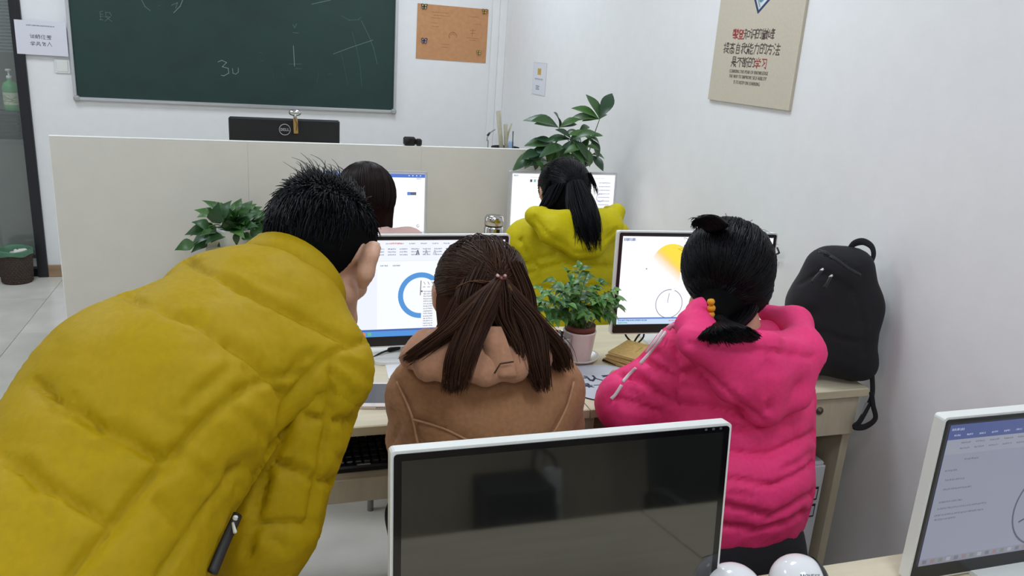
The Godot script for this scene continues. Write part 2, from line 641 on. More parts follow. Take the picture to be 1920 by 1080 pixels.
# hair: many thin tapered strands in one mesh
class Strands:
	var v := PackedVector3Array()
	var n := PackedVector3Array()
	var c := PackedColorArray()
	var ix := PackedInt32Array()
	func add(pts: PackedVector3Array, r0: float, r1: float, col: Color) -> void:
		var m := pts.size()
		var base := v.size()
		for i in m:
			var d := (pts[mini(i + 1, m - 1)] - pts[maxi(i - 1, 0)]).normalized()
			var x := d.cross(Vector3(0.31, 0.17, 0.94)).normalized()
			var y := d.cross(x)
			var t := float(i) / (m - 1)
			var r := lerpf(r0, r1, t * t)
			for k in 3:
				var a := TAU * k / 3.0
				var q := x * cos(a) + y * sin(a)
				v.append(pts[i] + q * r)
				n.append(q)
				c.append(col)
		for i in m - 1:
			for k in 3:
				var p := base + i * 3 + k
				var q := base + i * 3 + (k + 1) % 3
				ix.append_array([p, q + 3, q, p, p + 3, q + 3])
	func mesh() -> ArrayMesh:
		var a := []
		a.resize(Mesh.ARRAY_MAX)
		a[Mesh.ARRAY_VERTEX] = v
		a[Mesh.ARRAY_NORMAL] = n
		a[Mesh.ARRAY_COLOR] = c
		a[Mesh.ARRAY_INDEX] = ix
		var m := ArrayMesh.new()
		m.add_surface_from_arrays(Mesh.PRIMITIVE_TRIANGLES, a)
		return m
func shade(base: Color, spread: float) -> Color:
	var k := rng.randf_range(1.0 - spread, 1.0 + spread)
	return Color(base.r * k, base.g * k, base.b * k)
# a lock: strands round a guide curve, spread[i] the half width at its i-th point
func lock(s: Strands, guide: Array, spread: Array, count: int, r: float, col: Color, var_len := 0.15, wild := 0.0, vary := 0.35) -> void:
	for i in count:
		var a := rng.randf() * TAU
		var q := sqrt(rng.randf())
		var o := Vector3(cos(a), sin(a) * 0.7, sin(a)) * q
		var w := Vector3(rng.randfn(), rng.randfn(), rng.randfn()) * wild
		var pts := []
		for j in guide.size():
			var t := float(j) / (guide.size() - 1)
			var g: Vector3 = guide[j]
			pts.append(g + o * spread[j] + w * t * t)
		var c := curve(pts, 4)
		var keep := maxi(4, int(c.size() * (1.0 - rng.randf() * var_len)))
		c.resize(mini(keep, c.size()))
		s.add(c, r, r * 0.3, shade(col, vary))
# combed hair over the skull from one direction to another (directions in the head's own axes)
func comb(s: Strands, c: Vector3, bs: Basis, rad: Vector3, from: Vector3, to: Vector3, lift: float, r: float, col: Color, vary := 0.35, tail := 0.0) -> void:
	var f := from.normalized()
	var t := to.normalized()
	var pts := PackedVector3Array()
	var n := 10
	for i in n + 1:
		var k := float(i) / n
		var d := f.slerp(t, k) if f.dot(t) > -0.98 else f.lerp(t, k).normalized()
		pts.append(c + bs * (d * rad * (1.0 + lift * sin(k * PI))))
	if tail > 0.0:
		var e := (pts[n] - pts[n - 1]).normalized()
		pts.append(pts[n] + (e * 0.6 + Vector3(0, -0.6, 0)).normalized() * tail)
	s.add(pts, r, r * 0.5, shade(col, vary))

# the point of a mesh that shows under a pixel of the photograph, lifted towards the lens
func surf(m: Mesh, px: float, py: float, lift := 0.0, near := 7.0) -> Vector3:
	var v: PackedVector3Array = m.surface_get_arrays(0)[Mesh.ARRAY_VERTEX]
	var best := 1e9
	for p in v:
		var q := p - Vector3(0, H, 0)
		var d := q.dot(af)
		if d <= 0.0: continue
		var dx := 960.0 + FOC * q.dot(ar) / d - px
		if absf(dx) > near: continue
		var dy := 540.0 + FOC * q.dot(ad) / d - py
		if absf(dy) > near: continue
		best = minf(best, d)
	if best > 1e8: return pz(px, py, 1.2)
	return Vector3(0, H, 0) + ray(px, py) * (best - lift)
func surf_line(m: Mesh, a: Array, lift: float, near := 7.0) -> Array:
	var out := []
	for i in range(0, a.size(), 2): out.append(surf(m, a[i], a[i + 1], lift, near))
	return out

# ================================================================ the place
func _ready() -> void:
	rng.seed = 11
	set_camera()
	set_light()
	make_materials()
	room()
	front_wall_things()
	right_wall_things()
	behind_glass()
	desks()
	monitors()
	desk_things()
	plants()
	people()
	behind_the_lens()

func set_camera() -> void:
	var yaw := deg_to_rad(18.038)
	var pitch := deg_to_rad(16.545)
	var roll := deg_to_rad(-3.83)
	# x right, y down, z ahead
	var f := Vector3(sin(yaw) * cos(pitch), sin(pitch), cos(yaw) * cos(pitch))
	var r := Vector3(cos(yaw), 0, -sin(yaw))
	var d := f.cross(r)
	var r2 := r * cos(roll) + d * sin(roll)
	var d2 := d * cos(roll) - r * sin(roll)
	ar = Vector3(r2.x, -r2.y, -r2.z)
	ad = Vector3(d2.x, -d2.y, -d2.z)
	af = Vector3(f.x, -f.y, -f.z)
	var cam := Camera3D.new()
	cam.name = "camera"
	add_child(cam)
	cam.transform = Transform3D(Basis(ar, -ad, -af), Vector3(0, H, 0))
	cam.fov = rad_to_deg(2.0 * atan(540.0 / FOC))
	cam.near = 0.02
	cam.current = true

const PANELS := [[0.75, 4.35, "square LED ceiling panel above the teacher's desk"], [-1.35, 4.35, "square LED ceiling panel above the waste basket corner"], [0.75, 2.35, "square LED ceiling panel above the students' far desks"], [-1.35, 2.35, "square LED ceiling panel above the open aisle"], [0.75, 0.3, "square LED ceiling panel above the round white speakers"], [-1.35, 0.3, "square LED ceiling panel behind the bending man, over the aisle"], [-0.3, -1.4, "square LED ceiling panel nearest the back wall"]]
const LAMP := 1.45
const CEIL := 2.75
func set_light() -> void:
	var env := Environment.new()
	env.background_mode = Environment.BG_COLOR
	env.background_color = Color(0.02, 0.02, 0.02)
	env.ambient_light_source = Environment.AMBIENT_SOURCE_DISABLED
	env.tonemap_mode = Environment.TONE_MAPPER_LINEAR
	env.tonemap_exposure = 1.0
	env.sdfgi_enabled = true
	env.ssao_enabled = true
	env.ssil_enabled = true
	var w := WorldEnvironment.new()
	w.name = "environment"
	w.environment = env
	add_child(w)
	for q in PANELS: ceiling_panel(q[0], q[1], q[2])
	# the lit room beyond the glass
	ceiling_panel(-2.3, 6.3, "square LED ceiling panel in the room behind the glass screen")
func ceiling_panel(x: float, z: float, label: String) -> void:
	var t := thing("ceiling_light", label, "ceiling light", V(x, CEIL - 0.012, z), "LED panels in the ceiling")
	var st := mb()
	for s in [-1.0, 1.0]:
		slab(st, x + s * 0.3 - 0.0125, x + s * 0.3 + 0.0125, CEIL - 0.012, CEIL - 0.0005, z - 0.3125, z + 0.3125, 0.002)
		slab(st, x - 0.287, x + 0.287, CEIL - 0.012, CEIL - 0.0005, z + s * 0.3 - 0.0125, z + s * 0.3 + 0.0125, 0.002)
	part(t, "frame", st, mat(rgb(235, 235, 235), 0.4))
	var m := mat(rgb(240, 240, 240), 0.6)
	m.emission_enabled = true
	m.emission = Color(0.93, 0.96, 1.0)
	m.emission_energy_multiplier = 2.0
	part(t, "diffuser", slabm(x - 0.2865, x + 0.2865, CEIL - 0.008, CEIL - 0.001, z - 0.2865, z + 0.2865), m)
	var l := AreaLight3D.new()
	l.name = "panel_light"
	l.area_size = Vector2(0.57, 0.57)
	l.light_color = Color(0.905, 0.95, 1.0)
	l.light_energy = LAMP * (0.8 if z < 1.0 else (0.3 if z > 6.0 else 1.0))
	l.area_range = 9.0
	l.shadow_enabled = true
	t.add_child(l, true)
	l.rotation.x = -PI / 2
	l.position = Vector3(0, -0.004, 0)

var M := {}
func make_materials() -> void:
	M.wall = mottled(rgb(241, 240, 239), 0.75, 0.03, 0.014, 1.3, 0.0, 3)
	M.partition = mottled(rgb(222, 216, 204), 0.55, 0.02, 0.018, 1.5, 0.0, 5)
	M.edge = mat(rgb(238, 237, 230), 0.5)
	M.ceiling = mottled(rgb(242, 242, 241), 0.85, 0.05, 0.03, 2.0, 0.0, 9)
	M.tile = []
	for i in 4:
		var m := mottled(rgb(226 - i * 2, 221 - i * 2, 211 - i * 2), 0.2, 0.012, 0.07, 1.1, 0.0, 20 + i)
		M.tile.append(m)
	M.grout = mat(rgb(150, 146, 138), 0.9)
	M.wood = mottled(rgb(226, 214, 184), 0.42, 0.02, 0.07, 3.0, 0.0, 31, Vector3(0.25, 2.0, 2.0))
	M.wood_edge = mottled(rgb(212, 199, 166), 0.5, 0.02, 0.07, 3.0, 0.0, 32, Vector3(0.25, 2.0, 2.0))
	M.wood_panel = mottled(rgb(206, 193, 165), 0.5, 0.02, 0.07, 3.0, 0.0, 33, Vector3(2.0, 0.25, 2.0))
	M.base = mottled(rgb(178, 146, 112), 0.5, 0.02, 0.18, 2.0, 0.0, 34, Vector3(0.3, 2.0, 2.0))
	M.white = mat(rgb(233, 233, 228), 0.35)
	M.silver = mat(rgb(200, 201, 205), 0.35, 0.25)
	M.alu = mat(rgb(212, 213, 216), 0.32, 0.75)
	M.black = mat(rgb(20, 20, 23), 0.3)
	M.black_matte = mat(rgb(24, 24, 27), 0.7)
	M.cable = mat(rgb(22, 22, 24), 0.45)
	M.steel = mat(rgb(190, 188, 184), 0.18, 1.0)
	M.chrome = mat(rgb(210, 210, 212), 0.1, 1.0)
	M.rubber = mat(rgb(30, 30, 32), 0.9)

func room() -> void:
	# floor: a bed of grout with tiles laid on it
	var bed := struct("floor", slabm(-3.2, WX + 0.15, -0.12, -0.006, -2.35, 7.4), M.grout)
	var ts := 0.6
	var tm := boxm(Vector3.ZERO, Vector3(ts - 0.0025, 0.006, ts - 0.0025), 0.0008)
	var tile_mesh := mesh_of(tm)
	for i in range(-4, 5):
		for j in range(-12, 6):
			var x := -1.222 + ts * (i + 0.5)
			var z := 4.40 + ts * (j + 0.5)
			if x - ts / 2 > WX or z + ts / 2 < -2.3 or x + ts / 2 < -3.2: continue
			var o := MeshInstance3D.new()
			o.mesh = tile_mesh
			o.material_override = M.tile[absi(i * 7 + j * 13 + i * j) % 4]
			o.name = "tile"
			bed.add_child(o, true)
			o.position = V(x, -0.003, z)
	# walls with thickness
	struct("ceiling", slabm(-3.3, WX + 0.15, CEIL, CEIL + 0.12, -2.35, 7.5), M.ceiling)
	struct("wall_right", slabm(WX, WX + 0.15, -0.12, CEIL, -2.35, 7.4), M.wall)
	struct("wall_front", slabm(-1.312, WX, -0.006, CEIL, WZ, WZ + 0.15), M.wall)
	struct("wall_back", slabm(-3.2, WX + 0.15, -0.12, CEIL, -2.35, -2.2), M.wall)
	struct("wall_left", slabm(-3.35, -3.2, -0.12, CEIL, -2.35, 7.5), M.wall)
	struct("wall_beyond", slabm(-3.35, WX, -0.12, CEIL, 7.4, 7.55), mottled(rgb(140, 146, 136), 0.8, 0.03, 0.05, 1.0, 0.0, 6))
	# square trunking that runs up the corner
	struct("trim_1", slabm(1.503, 1.553, 0.0, CEIL, WZ - 0.03, WZ, 0.003), M.wall)
	struct("trim_2", slabm(1.553, WX, 0.0, CEIL, WZ - 0.05, WZ, 0.003), M.wall)
	struct("baseboard_front", slabm(-1.312, 1.5, 0.0, 0.077, WZ - 0.014, WZ, 0.003), M.base)
	# glass screen with black frame
	var fr := mat(rgb(26, 27, 32), 0.4)
	var w := struct("window_1", slabm(-1.37, -1.312, 0.0, CEIL, WZ - 0.02, WZ + 0.09, 0.003), fr)
	part(w, "sill_rail", slabm(-3.2, -1.37, 0.0, 0.05, WZ + 0.01, WZ + 0.07, 0.003), fr)
	part(w, "top_rail", slabm(-3.2, -1.37, 2.3, 2.36, WZ + 0.01, WZ + 0.07, 0.003), fr)
	part(w, "post", slabm(-2.4, -2.34, 0.05, 2.3, WZ + 0.01, WZ + 0.07, 0.003), fr)
	var gl := mat(Color(0.80, 0.84, 0.82, 0.08), 0.04)
	gl.transparency = BaseMaterial3D.TRANSPARENCY_ALPHA
	part(w, "pane", slabm(-2.34, -1.37, 0.05, 2.3, WZ + 0.035, WZ + 0.043), gl)
	part(w, "pane", slabm(-3.2, -2.4, 0.05, 2.3, WZ + 0.035, WZ + 0.043), gl)
	part(w, "upper_panel", slabm(-3.2, -1.37, 2.36, CEIL, WZ + 0.01, WZ + 0.07), M.wall)

func front_wall_things() -> void:
	var zf := WZ
	# ---- blackboard
	var t := thing("blackboard", "large green chalkboard in an aluminium frame on the front wall", "blackboard", V(-0.105, 1.115, zf))
	var i := img(1600, 1000, rgb(24, 55, 49))
	var nz := FastNoiseLite.new()
	nz.seed = 4
	nz.frequency = 0.004
	nz.fractal_octaves = 4
	for y in range(0, 1000, 2):
		for x in range(0, 1600, 2):
			var k := 1.0 + 0.09 * nz.get_noise_2d(x, y * 1.4)
			i.fill_rect(Rect2i(x, y, 2, 2), Color(24 * k / 255.0, 55 * k / 255.0, 49 * k / 255.0))
	var X := func(px: float, py: float) -> Vector2:
		var p := pz(px, py, zf)
		return Vector2((p.x + 1.065) / 1.921 * 1600.0, (2.32 - p.y) / 1.2 * 1000.0)
	var ch := rgb(170, 185, 178)
	var L := func(a: Array, wd: float, al: float) -> void:
		var pts := []
		for k in range(0, a.size(), 2): pts.append(X.call(a[k], a[k + 1]))
		poly_line(i, pts, wd, ch, al)
	# "30", a chalked character, arcs of an erased drawing
	L.call([409, 116, 416, 113, 425, 117, 417, 125, 428, 128, 429, 137, 420, 142, 415, 141], 3.2, 0.75)
	L.call([436, 128, 437, 137, 442, 139, 447, 135, 447, 127], 3.0, 0.7)
	L.call([550, 86, 552, 124], 3.2, 0.75)
	L.call([541, 120, 566, 120], 2.2, 0.4)
	L.call([553, 128, 566, 129], 2.2, 0.4)
	L.call([549, 46, 552, 52, 556, 45], 2.4, 0.5)
	L.call([549, 61, 559, 62], 2.4, 0.5)
	L.call([625, 101, 660, 88, 699, 75], 2.6, 0.6)
	L.call([677, 39, 690, 65, 700, 90, 707, 120], 2.4, 0.42)
	L.call([660, 60, 668, 90, 675, 125, 678, 165], 2.0, 0.32)
	L.call([640, 100, 646, 130, 652, 160], 2.0, 0.25)
	L.call([597, 135, 594, 155], 2.0, 0.25)
	L.call([584, 8, 602, 4, 620, 0], 2.6, 0.6)
	L.call([640, 30, 655, 38, 672, 37, 676, 33], 6.0, 0.16)
	L.call([266, 0, 272, 12, 282, 20], 2.6, 0.55)
	L.call([343, 0, 338, 12, 326, 24], 3.0, 0.7)
	L.call([322, 10, 333, 5, 330, 16], 2.6, 0.5)
	L.call([297, 10, 300, 11], 2.4, 0.3)
	L.call([486, 98, 492, 99], 2.2, 0.25)
	L.call([488, 114, 494, 114], 2.2, 0.25)
	L.call([616, 138, 622, 139], 2.4, 0.25)
	L.call([530, 137, 532, 148], 2.0, 0.18)
	L.call([510, 132, 514, 150], 2.0, 0.14)
	var cp: Vector2 = X.call(184, 19)
	han(i, "段", cp.x, cp.y, 52, 0, 2.6, ch, 1.2, 0.42)
	for k in 26:
		var a := Vector2(rng.randf_range(60, 1540), rng.randf_range(300, 960))
		line(i, a, a + Vector2(rng.randf_range(-120, 120), rng.randf_range(-30, 30)), rng.randf_range(8, 26), rgb(70, 100, 94), 0.04)
	part(t, "writing_surface", card(V(-0.1045, 1.72, zf - 0.006), Vector3.RIGHT, Vector3.UP, 1.921, 1.2, 0.006), picture(i, 0.55))
	part(t, "frame_rail", slabm(-1.045, 0.836, 1.108, 1.126, zf - 0.03, zf - 0.001, 0.004), M.alu)
	part(t, "frame_rail", slabm(-1.045, 0.836, 2.316, 2.334, zf - 0.03, zf - 0.001, 0.004), M.alu)
	part(t, "frame_rail", slabm(-1.075, -1.057, 1.13, 2.31, zf - 0.03, zf - 0.001, 0.004), M.alu)
	part(t, "frame_rail", slabm(0.848, 0.866, 1.13, 2.31, zf - 0.03, zf - 0.001, 0.004), M.alu)
	for c in [[-1.06, 1.117], [0.851, 1.117], [-1.06, 2.325], [0.851, 2.325]]:
		part(t, "corner_cap", boxm(V(c[0], c[1], zf - 0.017), Vector3(0.034, 0.034, 0.034), 0.008), mat(rgb(168, 168, 166), 0.5))
	# ---- silver clip with a gold tag on the top edge of the teacher's monitor
	var hk := pz(553, 211, 4.175)
	t = thing("bookmark_clip", "silver oval clip with a gold tag on top of the teacher's monitor", "clip", hk - Vector3(0, 0.03, 0))
	part(t, "plate", lathem([Vector2(0, 0), Vector2(0.024, 0.0), Vector2(0.028, 0.006), Vector2(0.019, 0.014), Vector2(0, 0.016)], at(hk, Basis(Vector3(1.1, 0, 0), Vector3(0, 0, 1), Vector3(0, -0.6, 0))), 28), M.chrome)
	part(t, "neck", tubem(curve([hk + Vector3(0, 0, 0.008), hk + Vector3(0.001, -0.014, 0.016), hk + Vector3(0.001, -0.028, 0.014)], 5), 0.005), M.chrome)
	part(t, "jaw", boxm(hk + Vector3(0, -0.026, -0.005), Vector3(0.018, 0.02, 0.03), 0.003), M.chrome)
	var tg := part(t, "tag", boxm(hk + Vector3(0.002, -0.064, 0.02), Vector3(0.0215, 0.075, 0.003), 0.001, Basis(Vector3.BACK, 0.03)), mat(rgb(178, 142, 78), 0.4, 0.4))
	part(tg, "cord", tubem([hk + Vector3(-0.004, -0.024, 0.0235), hk + Vector3(0.009, -0.056, 0.0235), hk + Vector3(0.005, -0.086, 0.0235)], 0.0013, -1, 5), M.cable)
	# ---- sheet of brown paper with butterfly magnets
	var kp := img(640, 460, rgb(200, 146, 102))
	var n2 := FastNoiseLite.new()
	n2.seed = 8
	n2.frequency = 0.02
	for y in range(0, 460, 2):
		for x in range(0, 640, 2):
			var k := 1.0 + 0.045 * n2.get_noise_2d(x, y)
			kp.fill_rect(Rect2i(x, y, 2, 2), Color(200 * k / 255.0, 146 * k / 255.0, 102 * k / 255.0))
	var ink := rgb(150, 98, 62)
	for q in [[130, 58, 150], [150, 82, 140], [130, 106, 90], [130, 148, 60], [130, 176, 66], [460, 70, 90], [520, 130, 60], [450, 250, 110], [480, 268, 60], [210, 320, 90], [230, 345, 60]]:
		dashes(kp, q[0], q[1], q[2], 5, ink, q[0] + q[1])
	arc(kp, Vector2(325, 250), 34, 150, 370, 5, rgb(140, 92, 66))
	arc(kp, Vector2(325, 250), 20, 200, 330, 4, rgb(150, 98, 70))
	line(kp, Vector2(505, 175), Vector2(500, 240), 4, ink)
	line(kp, Vector2(480, 190), Vector2(530, 185), 4, ink)
	line(kp, Vector2(485, 215), Vector2(525, 210), 4, ink)
	var kb := Basis(Vector3.BACK, -0.006)
	var kc := V(1.237, 1.643, zf - 0.002)
	t = thing("paper_sheet", "sheet of brown kraft paper pinned to the front wall", "paper", kc - Vector3(0, 0.175, 0))
	part(t, "sheet", card(kc, kb.x, kb.y, 0.484, 0.349, 0.0012), picture(kp, 0.85))
	var bf := [[795, 13, 0.05, 1, rgb(40, 36, 30), rgb(196, 190, 150)], [908, 22, 0.045, 0, rgb(120, 92, 40), rgb(206, 176, 96)], [795, 77, 0.05, 2, rgb(52, 48, 66), rgb(170, 160, 190)], [897, 99, 0.042, 0, rgb(150, 120, 60), rgb(214, 186, 120)]]
	var bl := ["black and cream butterfly magnet on a corner of the kraft paper", "ochre butterfly magnet with dark spots on a corner of the kraft paper", "violet and black butterfly magnet on the edge of the kraft paper", "pale gold butterfly magnet low on the kraft paper"]
	for k in 4:
		var b: Array = bf[k]
		var c := pz(b[0], b[1], zf - 0.006)
		var o := thing("butterfly_magnet", bl[k], "magnet", c, "butterfly magnets on the kraft paper")
		for s in [-1.0, 1.0]:
			for up in [1.0, -0.75]:
				var poly := PackedVector2Array()
				for a in 10:
					var an := TAU * a / 10.0
					poly.append(Vector2(0.52 + 0.46 * cos(an), 0.0 + 0.3 * sin(an)) * b[2] * (1.0 if up > 0 else 0.72) * 0.62)
				var turn := Basis(Vector3.BACK, (0.75 * up) * s) * Basis(Vector3.UP, s * -0.5)
				var xf := Transform3D(turn * Basis(Vector3(s, 0, 0), Vector3.UP, Vector3.BACK), c)
				var st := mb()
				prism(st, poly, 0.001, xf)
				var wing := part(o, "wing", st, mat(b[4], 0.5))
				var p2 := PackedVector2Array()
				for q in poly: p2.append(Vector2(0.54, 0) * b[2] * 0.62 * (1.0 if up > 0 else 0.72) + (q - Vector2(0.52, 0) * b[2] * 0.62 * (1.0 if up > 0 else 0.72)) * 0.55)
				st = mb()
				prism(st, p2, 0.0016, xf)
				part(wing, "wing_spot", st, mat(b[5], 0.5))
		part(o, "body", tubem([c + Vector3(0, 0.014, 0.002), c + Vector3(0, 0, 0.003), c + Vector3(0, -0.016, 0.002)], 0.002, 0.0014, 6), M.black)
	# ---- notice and light switch
	var ni := img(400, 280, rgb(226, 224, 232))
	dashes(ni, 90, 34, 220, 9, rgb(110, 110, 125), 5)
	han(ni, "讲师位置", 110, 110, 38, 5, 3.6, rgb(70, 72, 84))
	han(ni, "学员勿入", 110, 168, 38, 5, 3.6, rgb(70, 72, 84))
	t = thing("wall_notice", "white laminated notice with two rows of characters above the light switch", "notice", V(-1.215, 1.36, zf))
	part(t, "sheet", card(V(-1.215, 1.453, zf - 0.024), Basis(Vector3.BACK, -0.004).x, Basis(Vector3.BACK, -0.004).y, 0.266, 0.19, 0.0015), picture(ni, 0.35))
	t = thing("light_switch", "white square rocker light switch beside the chalkboard", "light switch", V(-1.124, 1.258, zf))
	part(t, "plate", boxm(V(-1.124, 1.3, zf - 0.004), Vector3(0.084, 0.084, 0.008), 0.003), M.white)
	part(t, "rocker", boxm(V(-1.124, 1.3, zf - 0.009), Vector3(0.062, 0.064, 0.006), 0.002, Basis(Vector3.RIGHT, 0.05)), M.white)

func right_wall_things() -> void:
	# ---- motto poster: a printed canvas board
	var x := WX - 0.01
	var k1 := x / 1.575
	var pi := img(700, 1250, rgb(204, 194, 174))
	var nz := FastNoiseLite.new()
	nz.seed = 3
	nz.frequency = 0.05
	for y in range(0, 1250, 2):
		for xx in range(0, 700, 2):
			var k := 1.0 + 0.02 * nz.get_noise_2d(xx, y)
			pi.fill_rect(Rect2i(xx, y, 2, 2), Color(204 * k / 255.0, 194 * k / 255.0, 174 * k / 255.0))
	# the print runs from 2.657 (left, far) to 2.167 (right, near) and from 1.431 up
	var ph_ := 0.875
	var PX := func(zf: float, y: float) -> Vector2: return Vector2((2.657 - zf) / 0.49 * 700.0, (1.431 + ph_ - y) / ph_ * 1250.0)
	var ink := rgb(78, 62, 58)
	var red := rgb(150, 46, 46)
	var a: Vector2 = PX.call(2.548, 1.678)
	var b: Vector2 = PX.call(2.301, 1.642)
	var s := (b.x - a.x) / 7.0
	han(pi, "攀登", a.x, a.y, s, 0, 5.2, red)
	han(pi, "知识的巅峰", a.x + 2 * s, a.y, s, 0, 5.2, ink)
	a = PX.call(2.584, 1.632)
	b = PX.call(2.269, 1.6)
	s = (b.x - a.x) / 9.0
	s = (b.x - a.x) / 8.0
	han(pi, "提高自我能力的方法", a.x - s * 0.3, a.y, s * 0.95, 0, 5.2, ink)
	a = PX.call(2.534, 1.586)
	b = PX.call(2.318, 1.556)
	s = (b.x - a.x) / 6.0
	han(pi, "是不断的", a.x, a.y, s, 0, 5.2, ink)
	han(pi, "学习", a.x + 4 * s, a.y, s, 0, 5.2, red)
	# an open picture: the corner of a book above the motto
	var tip: Vector2 = PX.call(2.412, 1.729)
	var navy := rgb(40, 56, 92)
	for k in 60:
		line(pi, tip + Vector2(-k * 1.4, -k * 2.0), tip + Vector2(k * 2.3, -k * 1.7), 5, rgb(206, 214, 216))
	line(pi, tip, tip + Vector2(-84, -120), 13, navy)
	line(pi, tip, tip + Vector2(150, -108), 13, navy)
	line(pi, tip + Vector2(6, -26), tip + Vector2(-60, -124), 8, rgb(150, 156, 150))
	line(pi, tip + Vector2(10, -60), tip + Vector2(130, -126), 34, rgb(88, 140, 162))
	line(pi, tip + Vector2(14, -28), tip + Vector2(136, -116), 7, rgb(226, 230, 230))
	line(pi, tip + Vector2(-84, -120), tip + Vector2(40, -240), 13, navy)
	line(pi, tip + Vector2(150, -108), tip + Vector2(160, -230), 13, navy)
	for k in 50: line(pi, tip + Vector2(-72 + k * 1.2, -128 - k * 1.9), tip + Vector2(148, -118 - k * 2), 4, rgb(120, 164, 180))
	var t := thing("motto_poster", "beige motto poster board with Chinese lettering on the right wall", "poster", V(WX, 1.431, 2.412))
	var panel := part(t, "board", card(V(WX, H + (1.431 + ph_ / 2 - H) * k1, 2.412 * k1), Vector3(0, 0, 1), Vector3.UP, 0.49 * k1, ph_ * k1, 0.01), picture(pi, 0.7))
	var small := mat(rgb(86, 72, 66), 0.8)
	for q in [["CLIMBING THE PEAK OF KNOWLEDGE", 2.4205, 1.5365, 0.231], ["THE WAY TO IMPROVE SELF ABILITY", 2.422, 1.5195, 0.225], ["IS TO KEEP ON LEARNING", 2.4215, 1.5005, 0.158]]:
		var o := words(q[0], 0.0105, small, V(x - 0.0004, H + (q[2] - H) * k1, q[1] * k1), Vector3(0, 0, 1), Vector3.UP, panel, "motto_line")
		var wd: float = o.mesh.get_aabb().size.x
		o.basis = o.basis * Basis.from_scale(Vector3(q[3] * k1 / wd, 1, 1))
	# ---- small white card with a yellow square
	var ti := img(240, 190, rgb(228, 228, 234))
	rect(ti, 84, 34, 62, 38, rgb(206, 164, 52))
	for k in 3: rect(ti, 96 + k * 14, 44, 5, 20, rgb(186, 146, 40))
	dashes(ti, 40, 92, 150, 9, rgb(140, 140, 150), 8)
	rect(ti, 66, 136, 66, 5, rgb(110, 110, 118)); rect(ti, 70, 145, 56, 5, rgb(120, 120, 128)); rect(ti, 66, 154, 66, 5, rgb(110, 110, 118))
	for e in [[0, 0, 240, 3], [0, 187, 240, 3], [0, 0, 3, 190], [237, 0, 3, 190]]: rect(ti, e[0], e[1], e[2], e[3], rgb(206, 204, 216))
	t = thing("wall_card", "small white card with a yellow square on the right wall above the plant", "card", V(WX, 1.314, 4.65))
	part(t, "sheet", card(V(WX - 0.0005, 1.408, 4.652), Vector3(0, 0, 1), Vector3.UP, 0.242, 0.188, 0.0015), picture(ti, 0.4))

